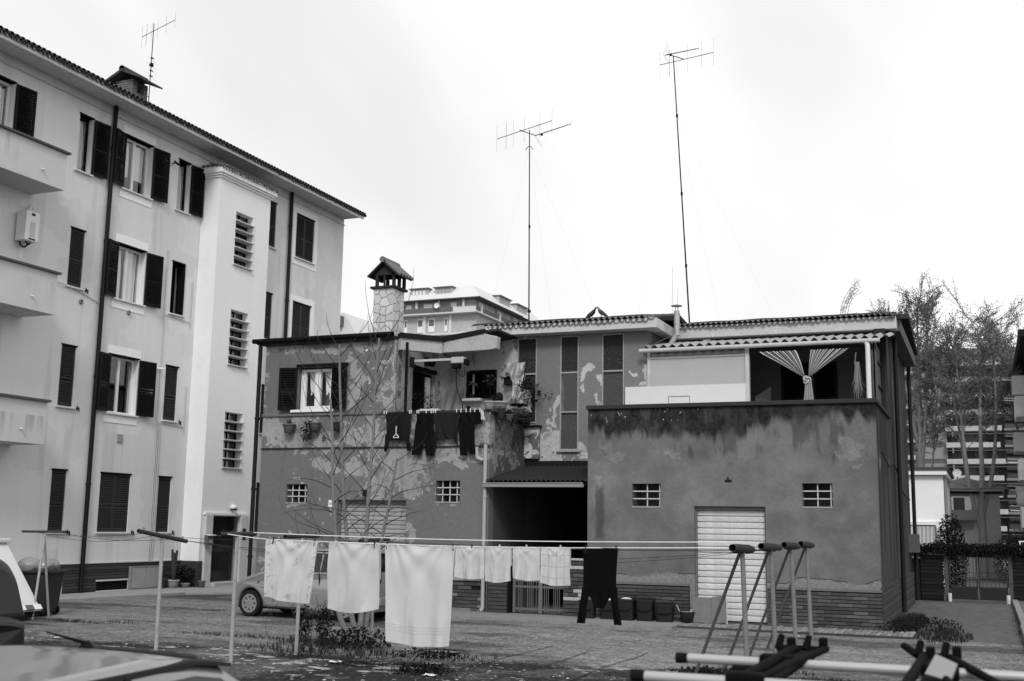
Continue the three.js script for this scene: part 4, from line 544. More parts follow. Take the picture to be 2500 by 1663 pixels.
// ================= WASHING =================
const clothBump = tex(256, 256, (u, v) => .5 + .5 * (hash(u * 256 | 0, v * 256 | 0) - .5) + .25 * Math.sin(u * 256 * 1.57) * Math.sin(v * 256 * 1.57), false); clothBump.repeat.set(6, 6);
function cloth(v, o = {}) { const q = G(v, .95, { specularIntensity: .05, ...o }); q.bumpMap = clothBump; q.bumpScale = .003; return q; }
function towel(x0, x1, yb0, yb1, s, o = {}) { // hangs over the rope; folds grow downwards
  const F = (side) => (u, v) => { const t = 1 - v, top = ropeY(mix(x0, x1, u)) + .004 - .012 * Math.sin(Math.PI * clamp((u - .1) / .8)), bot = mix(yb0, yb1, u) - (o.belly || .02) * Math.sin(Math.PI * u); const k = side > 0 ? 1 : (o.back ?? .55), y = mix(top, mix(top, bot, k), t);
    const dx = (o.taper || 0) * t * (u - .5) * 2, fold = (.01 + .042 * t) * Math.min(1, (x1 - x0) / .6) * Math.sin(u * (o.n || 16) + s + 2.2 * t * Math.sin(s + u * 3)) * (.4 + .6 * vn(u * 5 + s, t * 2)) + .045 * t * (fbm(u * 3.5 + s, t * 1.6, 3) - .5) + (o.diag || 0) * t * Math.sin(u * 9 + t * 6) + .012 * (x1 - x0) * Math.sin(13 * Math.atan2(u - .08, t + .12)) * Math.exp(-2.2 * t) + .012 * (x1 - x0) * Math.sin(13 * Math.atan2(.92 - u, t + .12)) * Math.exp(-2.2 * t) + .012 * Math.max(0, Math.sin(u * 41 + s * 3 + t * 4)) * (vn(u * 9 + s, t * 3) > .45 ? t : .2 * t);
    return [mix(x0, x1, u) + dx + (o.lean || 0) * t, y, ropeZ(mix(x0, x1, u)) + (side > 0 ? .009 : -.012) + (side > 0 ? fold : fold * .5 - .012)]; };
  const hem = (o.bands || []).concat([[.0, .022]]).map(([a, b]) => shell(44, 1, (u, v) => { const p = F(1)(u, mix(a, b, v)); return [p[0], p[1], p[2] + .0035]; }, .003));
  return [shell(44, 40, F(1), .004), shell(30, 16, F(-1), .004), ...hem];
}
const tw = cloth(.54); const spotT = tex(256, 384, (u, v) => { const sx = u * 1, sy = v * 1.3; const d = fbm(sx * 26 + 2, sy * 26, 3), c = fbm(sx * 5 + 7, sy * 5, 2); let a = .56; if (d > .6 && c > .47 && (Math.abs(u - .52) < .15 || u < .14 || u > .84)) a = .27 + .2 * c; return a; }); const twSpot = cloth(1); twSpot.map = spotT;
const chkT = tex(256, 256, (u, v) => { const l = Math.min(Math.abs(u - .25), Math.abs(u - .55), Math.abs(u - .8)) < .008 || Math.min(Math.abs(v - .2), Math.abs(v - .5), Math.abs(v - .8)) < .008; return l ? .36 : .56; }); const twChk = cloth(1); twChk.map = chkT;
const K = .954, sx = x => x * K, sy = y => 1.8 + (y - 1.8) * K;
const T = [
  [-8.77, -8.0, .84, .77, 1, { taper: -.05, n: 14, lean: -.02 }, twSpot, 'off-white towel with a dark floral print on the rope'],
  [-7.84, -7.12, .72, .74, 2, { belly: .05, diag: .012, n: 11 }, tw, 'plain white bath towel with sagging lower hem'],
  [-7.05, -6.1, .36, .33, 3.4, { belly: .03, n: 13, taper: -.06, bands: [[.125, .135], [.155, .163], [.185, .195]] }, cloth(.58), 'largest white bath sheet with woven bands near its lower hem'],
  [-6.09, -5.705, 1.17, 1.16, 4, { n: 10, back: .9 }, tw, 'small white hand towel with ragged fringe next to the bath sheet'],
  [-5.695, -5.36, 1.13, 1.14, 5, { n: 8 }, tw, 'plain white hand towel in front of the porch drainpipe'],
  [-5.34, -4.995, 1.18, 1.16, 6, { n: 9 }, tw, 'white hand towel with shallow wavy hem between hand towel and checked cloth'],
  [-4.98, -4.62, 1.13, 1.11, 7, { n: 12 }, twChk, 'white tea towel with a thin check next to the black jumper'],
];
T.forEach(([a, b, y0, y1, s, o, mt, lab], i) => {
  const q = single('towel', towel(sx(a), sx(b), sy(y0), sy(y1), s, o), mt, lab, 'towel');
});
{ // black jumper hung by the hem, sleeves dangling
  const z = ropeZ(-4), row = (pts, s) => shell(16, 30, (u, v) => { const n = pts.length - 1, t = (1 - v) * n, i = Math.min(n - 1, Math.floor(t)), f = t - i, A = pts[i], B = pts[i + 1]; return [sx(mix(mix(A[0], B[0], f), mix(A[1], B[1], f), u)), sy(mix(A[2], B[2], f)), z + s + .018 * Math.sin(u * 9 + v * 4 + s * 50) * (1 - v) + .006]; }, .01);
  single('jumper', [row([[-4.47, -4.03, 1.56], [-4.45, -4.05, 1.3], [-4.44, -4.06, 1.05], [-4.36, -4.14, .98], [-4.31, -4.2, .86]], .0), row([[-4.46, -4.36, 1.1], [-4.49, -4.4, .9], [-4.52, -4.43, .68]], .03), row([[-4.13, -4.03, 1.1], [-4.1, -4.02, .9], [-4.06, -3.98, .68]], .03)], cloth(.006), 'black long sleeved jumper hanging upside down from the rope', 'jumper');
}
const pegL = G(.5, .6), pegD = G(.02, .6);
[[-8.67, 1], [-8.06, 1], [-7.75, 0], [-7.2, 1], [-7.03, 1], [-6.12, 1], [-5.87, 1], [-5.52, 0], [-5.17, 0], [-4.75, 0], [-4.42, 1], [-4.06, 1]].forEach(([x, d]) => { const X = sx(x), t = thing('clothes_peg', d ? 'dark wooden clothes peg gripping the towel rope' : 'pale wooden clothes peg gripping the towel rope', 'clothes peg', [X, ropeY(X) - .055, ropeZ(X)], 0, d ? 'dark pegs on the towel rope' : 'pale pegs on the towel rope'); for (const s of [-1, 1]) { const g = rbx(-.006, .006, 0, .085, .004, .012, .002); g.rotateX(s * -.06); part('prong', s > 0 ? g : g.translate(0, 0, -.024), d ? pegD : pegL, t); } t.rotation.z = rr(-.15, .15); });
// ================= LAUNDRY ON THE BALCONY =================
function garment(panels, z, mt, label, cat) {
  const row = (pts, s) => shell(14, 24, (u, v) => { const n = pts.length - 1, t = (1 - v) * n, i = Math.min(n - 1, Math.floor(t)), f = t - i, A = pts[i], B = pts[i + 1]; return [mix(mix(A[0], B[0], f), mix(A[1], B[1], f), u), mix(A[2], B[2], f), z + s + .028 * Math.sin(u * 11 + v * 3 + A[0] * 7) * (1.15 - v) + .01 * Math.sin(u * 23 + v * 9)]; }, .008);
  return single(cat.replace(' ', '_'), panels.map((p, i) => row(p, i * .018)), mt, label, cat);
}
const dk1 = cloth(.014), dk2 = cloth(.008), dk3 = cloth(.019);
garment([[[-12.0, -11.4, 4.17], [-11.98, -11.4, 3.95], [-11.97, -11.42, 3.6], [-11.9, -11.5, 3.58]], [[-11.98, -11.86, 3.72], [-12.0, -11.9, 3.5], [-12.02, -11.94, 3.34]], [[-11.5, -11.4, 3.72], [-11.46, -11.38, 3.5], [-11.42, -11.33, 3.35]]], -21.98, dk1, 'dark dotted long sleeved top pegged at the end of the balcony rail', 'sweater');
garment([[[-11.25, -10.84, 4.16], [-11.26, -10.83, 3.9]], [[-11.26, -11.02, 3.94], [-11.3, -11.06, 3.55], [-11.33, -11.1, 3.26]], [[-11.06, -10.83, 3.94], [-11.03, -10.8, 3.5], [-10.99, -10.78, 3.24]]], -21.98, dk2, 'black trousers hanging between the dotted top and grey shirt', 'trousers');
garment([[[-10.82, -10.24, 4.16], [-10.8, -10.26, 3.9], [-10.78, -10.28, 3.66], [-10.74, -10.32, 3.6]], [[-10.8, -10.72, 3.75], [-10.83, -10.75, 3.55], [-10.86, -10.78, 3.4]], [[-10.33, -10.26, 3.75], [-10.32, -10.26, 3.6], [-10.31, -10.25, 3.5]]], -21.97, dk3, 'charcoal shirt with scalloped hem in the middle of the balcony rail', 'shirt');
garment([[[-10.24, -9.9, 4.15], [-10.25, -9.88, 3.9]], [[-10.25, -10.03, 3.94], [-10.22, -10.02, 3.5], [-10.2, -10.02, 3.24]], [[-10.06, -9.88, 3.94], [-10.02, -9.86, 3.5], [-9.98, -9.84, 3.26]]], -21.98, dk2, 'black trousers next to the charcoal shirt, close to the flower pots', 'trousers');
garment([[[-9.9, -9.72, 4.18], [-9.9, -9.72, 4.0], [-9.9, -9.75, 3.9]]], -21.98, dk2, 'small black garment folded over the balcony rail end', 'cloth');
garment([[[-9.74, -9.68, 4.19], [-9.72, -9.64, 4.05], [-9.7, -9.62, 3.98]]], -21.95, cloth(.6), 'small white cloth hung at the rail end under the pots', 'cloth');
for (let i = 0; i < 16; i++) { const x = [-12.04, -11.98, -11.42, -11.38, -11.24, -11.2, -11.02, -10.9, -10.85, -10.8, -10.3, -10.2, -10.08, -9.98, -9.88, -9.76][i]; single('clothes_peg', [rbx(x - .007, x + .007, 4.15, 4.225, -21.975, -21.965, .002), rbx(x - .007, x + .007, 4.15, 4.225, -21.99, -21.98, .002)], m.white, 'white plastic clothes peg on the balcony rail', 'clothes peg', 'white pegs on the balcony rail'); }
single('balcony_rail', [C(-12.1, 4.18, -21.985, -9.66, 4.19, -21.985, .01), C(-11.75, 4.18, -21.985, -11.75, 4.19, -22.1, .008), C(-9.9, 4.19, -21.985, -9.9, 4.19, -22.1, .008)], m.dark, 'thin rail for laundry along the top of the balcony parapet', 'rail');
{ const t = thing('hanging_ring', 'pale chain with stirrup ring hanging in front of the dotted top', 'ornament', [-11.69, 3.58, -21.9]); part('chain', Array.from({ length: 6 }, (_, i) => at(new THREE.TorusGeometry(.014, .006, 5, 8), 0, .13 + i * .03, 0, i % 2 ? 1.5 : 0)), m.white, t); part('ring', [at(new THREE.TorusGeometry(.06, .008, 6, 14, Math.PI), 0, .05, 0), C(-.065, .05, 0, .065, .05, 0, .009)], m.white, t); part('weight', lathe([[0, .01], [.03, .015], [.035, .04], [0, .042]], 10), m.dark, t); part('hanger', C(0, .3, 0, 0, .62, -.06, .004), m.dark, t); }
// ================= POTS, PLANTS AND CLUTTER =================
function leafy(n, f, size, lw = .45, seedv = 1) { // many small folded leaves, f() -> [x,y,z]
  const p = [], nn = []; seed = seedv * 977 + 5; const q = new THREE.Quaternion(), e = new THREE.Euler();
  for (let i = 0; i < n; i++) { const c = f(i), s = size * rr(.6, 1.3); e.set(rr(-1.2, 1.2), rr(0, 6.28), rr(-1.2, 1.2)); q.setFromEuler(e); const pts = [[0, 0, 0], [s * .5, s * .1, s * lw], [s, 0, 0], [s * .5, s * .1, -s * lw]].map(a => V(...a).applyQuaternion(q).add(V(...c))); for (const k of [0, 1, 2, 0, 2, 3]) p.push(pts[k].x, pts[k].y, pts[k].z); }
  const g = new THREE.BufferGeometry(); g.setAttribute('position', new THREE.Float32BufferAttribute(p, 3)); g.setAttribute('uv', new THREE.Float32BufferAttribute(new Float32Array(p.length / 3 * 2), 2)); g.computeVertexNormals(); return g;
}
const inBall = (x, y, z, a, b = a, c = a) => () => { let u, v, w; do { u = rr(-1, 1); v = rr(-1, 1); w = rr(-1, 1); } while (u * u + v * v + w * w > 1); return [x + u * a, y + v * b, z + w * c]; };
function blades(n, R, h, lean, seedv) { const gs = []; seed = seedv; for (let i = 0; i < n; i++) { const a = rr(0, 6.28), L = h * rr(.6, 1.1), l = lean * rr(.3, 1.2), r = R * Math.sqrt(rnd()); const P = [[Math.cos(a) * r, 0, Math.sin(a) * r], [Math.cos(a) * (r + l * .3), L * .6, Math.sin(a) * (r + l * .3)], [Math.cos(a) * (r + l), L * (l > .1 ? .85 : 1), Math.sin(a) * (r + l)]]; const w = .008; const tx = -Math.sin(a) * w, tz = Math.cos(a) * w; const g = new THREE.BufferGeometry(); const p = [P[0][0] - tx, P[0][1], P[0][2] - tz, P[0][0] + tx, P[0][1], P[0][2] + tz, P[1][0] + tx, P[1][1], P[1][2] + tz, P[0][0] - tx, P[0][1], P[0][2] - tz, P[1][0] + tx, P[1][1], P[1][2] + tz, P[1][0] - tx, P[1][1], P[1][2] - tz, P[1][0] - tx, P[1][1], P[1][2] - tz, P[1][0] + tx, P[1][1], P[1][2] + tz, ...P[2]]; g.setAttribute('position', new THREE.Float32BufferAttribute(p, 3)); g.computeVertexNormals(); gs.push(g); } return M(gs); }
function pot(label, pos, r, h, mt, plant, group) { const t = thing('flower_pot', label, 'plant pot', pos, rr(0, 3), group); part('pot', lathe([[0, 0], [r * .72, 0], [r * .95, h * .82], [r * 1.08, h * .83], [r * 1.1, h], [r * .95, h], [r * .92, h * .86], [0, h * .85]], 16), mt, t); part('soil', at(new THREE.CircleGeometry(r * .93, 14).rotateX(-Math.PI / 2), 0, h * .88, 0), m.soil, t); if (plant) plant(t, h * .88); return t; }
const lf = (n, a, b, s, sd, mt = m.leaf) => (t, y) => { part('foliage', leafy(n, inBall(0, y + b * .8, 0, a, b, a), s, .4, sd), mt, t).userData.kind = 'stuff'; };
const bl = (n, h, l, sd, mt = m.leaf) => (t, y) => { part('leaves', blades(n, .05, h, l, sd).translate(0, y, 0), mt, t).userData.kind = 'stuff'; };
// on the balcony parapet
pot('pale ringed pot with a bare twiggy plant at the parapet corner', [-9.6, 4.21, -22.1], .12, .17, m.potLight, (t, y) => { part('stem', [C(0, y, 0, .02, y + .22, 0, .005), C(.02, y + .2, 0, -.1, y + .45, .02, .004), C(.02, y + .2, 0, .1, y + .48, 0, .004)], m.leafDark, t); part('foliage', leafy(60, inBall(0, y + .48, 0, .16, .14, .1), .06, .35, 3), m.leaf, t).userData.kind = 'stuff'; });
pot('wide pale bowl planter with clipped cactus beside the bare twiggy pot', [-9.55, 4.21, -22.5], .19, .2, m.potLight, (t, y) => { part('stem', lathe([[0, 0], [.07, .01], [.09, .1], [.07, .2], [0, .24]], 9).translate(0, y, 0), m.leafDark, t); part('foliage', leafy(50, inBall(-.12, y + .06, 0, .08, .08, .08), .06, .4, 4), m.leaf, t).userData.kind = 'stuff'; });
pot('square dark pot hooked below the bowl planter', [-9.44, 4.02, -22.35], .1, .17, m.potDark, lf(60, .12, .06, .05, 5));
pot('grey pot of spiky grass hooked outside the parapet', [-9.42, 4.02, -22.74], .1, .14, m.pot, (t, y) => { bl(40, .16, .12, 6)(t, y); lf(60, .14, .05, .05, 66)(t, y); });
pot('dark pot with trailing stems hooked outside the parapet', [-9.42, 4.05, -23.1], .1, .15, m.potDark, (t, y) => { part('foliage', leafy(160, () => [rr(-.12, .12), y + .06 - rr(0, .42) * rnd(), rr(-.1, .1)], .05, .4, 7), m.leaf, t).userData.kind = 'stuff'; });
pot('large terracotta pot with aloe at the end of the parapet', [-9.5, 4.21, -23.5], .14, .16, m.pot, (t, y) => { part('leaves', (() => { const gs = []; for (let i = 0; i < 16; i++) { const a = i * 2.4, l = .2; gs.push(tube([[0, 0, 0], [Math.cos(a) * .1, .12, Math.sin(a) * .1], [Math.cos(a) * l, .08, Math.sin(a) * l]], .016, 6, 5)); } return M(gs); })().translate(0, y, 0), m.leafDark, t); });
pot('tall pot with a spreading shrub before the strip window', [-9.52, 4.15, -23.86], .13, .22, m.pot, (t, y) => { const gs = []; for (let i = 0; i < 9; i++) gs.push(C(0, y, 0, rr(-.2, .34), y + rr(.3, .55), rr(-.3, .3), .008, .003, 5)); gs.push(C(.1, y + .2, 0, .5, y + .38, -.45, .008, .004, 5)); part('stem', gs, m.leafDark, t); part('foliage', [leafy(420, inBall(.05, y + .42, 0, .36, .3, .36), .06, .35, 8), leafy(90, inBall(.45, y + .38, -.42, .2, .09, .14), .05, .4, 9)], m.leafDark, t).userData.kind = 'stuff'; }).rotation.y = 0;
pot('dark oval planter on the ledge under the shrub', [-9.4, 4.02, -23.62], .15, .12, m.potDark, lf(60, .16, .05, .06, 10, m.leafDark));
pot('dark pot with a leafy shrub behind the railing by the balcony door', [-11.5, 3.44, -22.75], .15, .25, m.potDark, (t, y) => part('foliage', leafy(420, inBall(0, y + .55, 0, .3, .6, .3), .05, .4, 11), m.leafDark, t).userData.kind = 'stuff').rotation.y = 0;
pot('potted plant with pale leaves on the window sill of the loggia', [-10.9, 4.695, -24.1], .06, .09, m.potDark, (t, y) => { part('stem', C(0, y, 0, .02, y + .22, 0, .005), m.leafDark, t); part('foliage', leafy(14, inBall(.02, y + .24, 0, .09, .03, .09), .12, .25, 12), G(.2, .7), t).userData.kind = 'stuff'; });
// wall pots under the wing window
pot('terracotta wall pot with short grass hung beneath the shuttered window', [-14.45, 3.78, -21.97], .14, .2, m.pot, bl(26, .14, .08, 13), 'pots hung on the peeling wall');
pot('terracotta wall pot with a trailing succulent hung on peeling wall', [-13.78, 3.82, -21.97], .13, .18, m.pot, (t, y) => { part('foliage', leafy(260, () => { const k = rnd(); return [-.14 + rr(-.12, .12) + k * -.05, y + .05 - k * .42, rr(-.06, .14)]; }, .05, .45, 14), m.leaf, t).userData.kind = 'stuff'; }).rotation.y = 0;
pot('empty dark wall pot hung behind the bare tree stems', [-13.22, 3.8, -21.97], .13, .2, m.potDark, null, 'pots hung on the peeling wall');
single('wall_ring', at(new THREE.TorusGeometry(.035, .016, 6, 12), -13.6, 3.66, -22.07), m.pot, 'small clay ring fixed to peeling wall near the trailing pot', 'ring');
{ // bird house, plastic sheet on a cane, star, projector box, tools
  const b = thing('bird_house', 'dark little bird house on the loggia wall by the shutter', 'bird house', [-9.98, 4.98, -24.08]); part('box', bx(-.11, .11, 0, .15, -.1, .06), m.dark, b); part('roof', bx(-.15, .13, .15, .17, -.12, .1), m.shutter, b); part('tray', [bx(-.08, .1, .2, .22, -.09, .04), bx(-.08, -.07, .22, .29, -.09, .04), bx(.09, .1, .17, .36, -.09, .04), bx(-.07, .09, .22, .3, -.1, -.09)], tiled(.15, .9, .4), b);
  const c = thing('plastic_sheet', 'crumpled clear plastic sheet draped on a cane among the pots', 'plastic sheet', [-9.5, 4.4, -23.7]); const sm = G(.6, .3, { transmission: .45, side: THREE.DoubleSide });
  part('cane', C(-.02, .35, .02, .05, 1.08, -.14, .012), m.black, c);
  part('sheet', grid(40, 40, (u, v) => { const w = .16 + .34 * Math.pow(v, 1.5), n = fbm(u * 6, v * 6, 4) - .5; return [-.12 + (u - .5) * w * .3 + n * .12, .05 + v * .92 + .12 * v * u, .42 * (1 - v) * .2 - (u - .45) * w * 1.6 + .16 * Math.sin(v * 9) * .3 + .1 * n]; }), sm, c);
  part('gathered_sheet', grid(36, 36, (u, v) => { const n = fbm(u * 7 + 5, v * 7, 4) - .5; return [.06 + (u - .5) * .12 + n * .15, -.08 + v * .5, .3 - u * .55 + .1 * Math.sin(v * 12) * .4 + .14 * n]; }), sm, c);
  const s = thing('star_light', 'wire star frame hung on the loggia wall behind the cable', 'star', [-11.4, 5.05, -24.12]); const pts = Array.from({ length: 10 }, (_, i) => { const a = Math.PI / 2 + i * Math.PI / 5, r = i % 2 ? .11 : .27; return [Math.cos(a) * r, .22 + Math.sin(a) * r * .95, 0]; }); part('frame', pts.map((p, i) => C(...p, ...pts[(i + 1) % 10], .009, .009, 5)), tiled(.4, .7, .3), s); part('inner_frame', pts.map((p, i) => C(p[0] * .8, .22 + (p[1] - .22) * .8, .012, pts[(i + 1) % 10][0] * .8, .22 + (pts[(i + 1) % 10][1] - .22) * .8, .012, .006, .006, 5)), tiled(.35, .7, .3), s);
  const q = thing('motor_box', 'boxy motor unit on a horizontal arm over the balcony with a dangling cable', 'motor', [-10.42, 4.3, -22.3]); part('arm', bx(-1.1, -.14, 1.02, 1.07, -.02, .02), tiled(.45, .6, .4), q); part('body', rbx(-.16, .14, .94, 1.08, -.1, .1, .02), tiled(.4, .5, .4, { bump: .001 }), q); part('end_cap', rbx(.141, .22, .9, 1.04, -.09, .09, .03, 2), m.black, q); part('under_case', [rbx(-.16, .02, .84, .939, -.08, .08, .02), C(-.06, .84, 0, -.06, .76, 0, .02)], m.black, q); part('cable', tube([[-.06, .78, 0], [-.05, .55, .02], [0, .3, .02], [.1, .1, .02], [.12, -.05, .02], [.08, -.12, 0]], .011, 40, 6), m.black, q); part('cable', tube([[.05, .86, 0], [.0, .74, .02], [.08, .66, .02], [.14, .7, 0], [.12, .86, 0]], .008, 30, 5), m.black, q); part('clamp', [bx(-1.16, -1.08, .9, 1.12, .0, .1)], m.dark, q);
  single('towel', shell(20, 20, (u, v) => [-11.73 + .42 * u * mix(.7, 1, v) - .0, 4.42 + .5 * v + .03 * Math.sin(u * 7), -24.1 + .03 * Math.sin(u * 14) * (1.2 - v) + .02 * (fbm(u * 4, v * 4, 3) - .5)], .008), cloth(.42), 'patterned grey cloth hung on the loggia wall below the star', 'cloth');
  single('broom', [C(-11.02, 3.44, -24.12, -11.0, 4.5, -24.15, .014), bx(-11.06, -10.98, 4.4, 4.52, -24.17, -24.13)], m.dark, 'dark broom handle leaning on the loggia wall beneath the window', 'broom');
  single('pole', C(-11.16, 3.44, -24.05, -11.12, 4.85, -24.16, .016), tiled(.4, .7, .1), 'speckled pole leaning by the star on the loggia wall', 'pole');
  single('wall_lantern', [at(new THREE.SphereGeometry(.09, 12, 10), -11.72, 5.48, -23.6), bx(-11.84, -11.76, 5.4, 5.6, -23.52, -23.44)], m.black, 'black lantern above the balcony door', 'lantern');
  single('air_tray', rbx(-11.3, -10.85, 4.215, 4.27, -22.36, -22.2, .01), tiled(.5, .8, .4), 'pale flat tray resting on the balcony parapet', 'tray');
}
// striped curtains gathered in a knot, dried palm on the terrace
{
  const st = tex(256, 8, (u) => (u * 12 % 1) < .5 ? .52 : .08); const cm = G(1, .95); cm.map = st;
  const t = thing('terrace_curtain', 'striped curtain pair knotted in the middle of the terrace opening', 'curtain', [-3.32, 3.96, -24.02]);
  const half = (sgn) => shell(50, 24, (u, v) => { const topx = sgn * mix(.05, .82, u) + (sgn > 0 ? .06 : -.14), k = Math.pow(1 - v, .75 + .5 * u), x = mix(topx, sgn * .03 + .02, k); return [x, mix(.93 + .14 * v * 0, 1.52, v) + .1 * (1 - v) * (0) + .05 * Math.sin(Math.PI * v) * u, .04 * Math.sin(u * 34) * (.35 + .65 * v) + .05]; }, .004);
  part('left_drape', half(-1), cm, t); part('right_drape', half(1), cm, t);
  part('knot', at(new THREE.TorusKnotGeometry(.05, .022, 40, 6, 2, 3), .02, .9, .05), G(.4, .95), t);
  part('tail', shell(30, 12, (u, v) => [(u - .5) * mix(.3, .12, v) + .05, mix(.0, .88, v), .04 * Math.sin(u * 24) * (1.2 - v) + .05], .004), cm, t);
  const p = thing('dried_palm', 'bundle of dried palm leaves hanging by the white terrace post', 'dried plant', [-2.3, 4.25, -24.05]); part('leaves', blades(60, .05, .85, .14, 41).rotateX(Math.PI).translate(0, .95, 0), G(.22, .9), p).userData.kind = 'stuff'; part('stalk', C(-.05, .9, 0, -.02, 1.15, .0, .015), G(.15, .9), p);
}
// apartment-side pots, cupboard
pot('potted column cactus on the apartment pavement', [-19.65, .07, -24.82], .16, .2, m.potLight, (t, y) => { const gs = []; for (const [x, z, h0, h1] of [[0, 0, 0, .62], [-.05, .05, .3, .78], [.06, -.05, .4, .8], [.1, 0, .45, .72], [-.09, -.02, .35, .7], [.02, .06, .4, .76]]) gs.push(C(x * .3, y + h0 * .4, z * .3, x, y + h1, z, .035, .03, 7)); part('stem', gs, G(.05, .8), t); });
pot('pale pot with bushy houseplant beside the cactus', [-19.55, .07, -25.2], .13, .11, m.potLight, lf(260, .24, .28, .07, 21, m.leafDark));
pot('small square-looking grey pot by the stair pilaster', [-19.2, .07, -25.42], .1, .17, m.pot, null);
pot('dark pot half hidden behind the cactus', [-19.75, .07, -24.55], .1, .22, m.potDark, lf(50, .1, .1, .05, 22));
{ const t = thing('meter_cabinet', 'grey metal two door meter cabinet set against brick plinth', 'cabinet', [-19.94, .06, -24.05], Math.PI / 2); part('frame', [bx(-.6, -.57, 0, .58, 0, .08), bx(.57, .6, 0, .58, 0, .08), bx(-.57, .57, .55, .58, 0, .08), bx(-.57, .57, 0, .03, 0, .08), bx(-.57, .57, .03, .55, 0, .03)], tiled(.22, .7, .4), t); part('door', rbx(-.56, -.01, .035, .545, .04, .075, .006), tiled(.33, .6, .8), t); part('door', rbx(.01, .56, .035, .545, .04, .075, .006), tiled(.33, .6, .8), t); }
{ const t = thing('letter_box', 'grey wall letter box with tilted lid on the stair pilaster', 'letter box', [-19.3, 1.16, -25.68], Math.PI / 2); part('box', bx(-.12, .12, 0, .26, 0, .12), tiled(.12, .6, .4), t); const g = bx(-.15, .15, .27, .285, -.02, .17); g.rotateX(.12); part('lid', g, m.sill, t); part('slot', bx(-.06, .08, .06, .15, .121, .126), tiled(.4, .7, .3), t); }
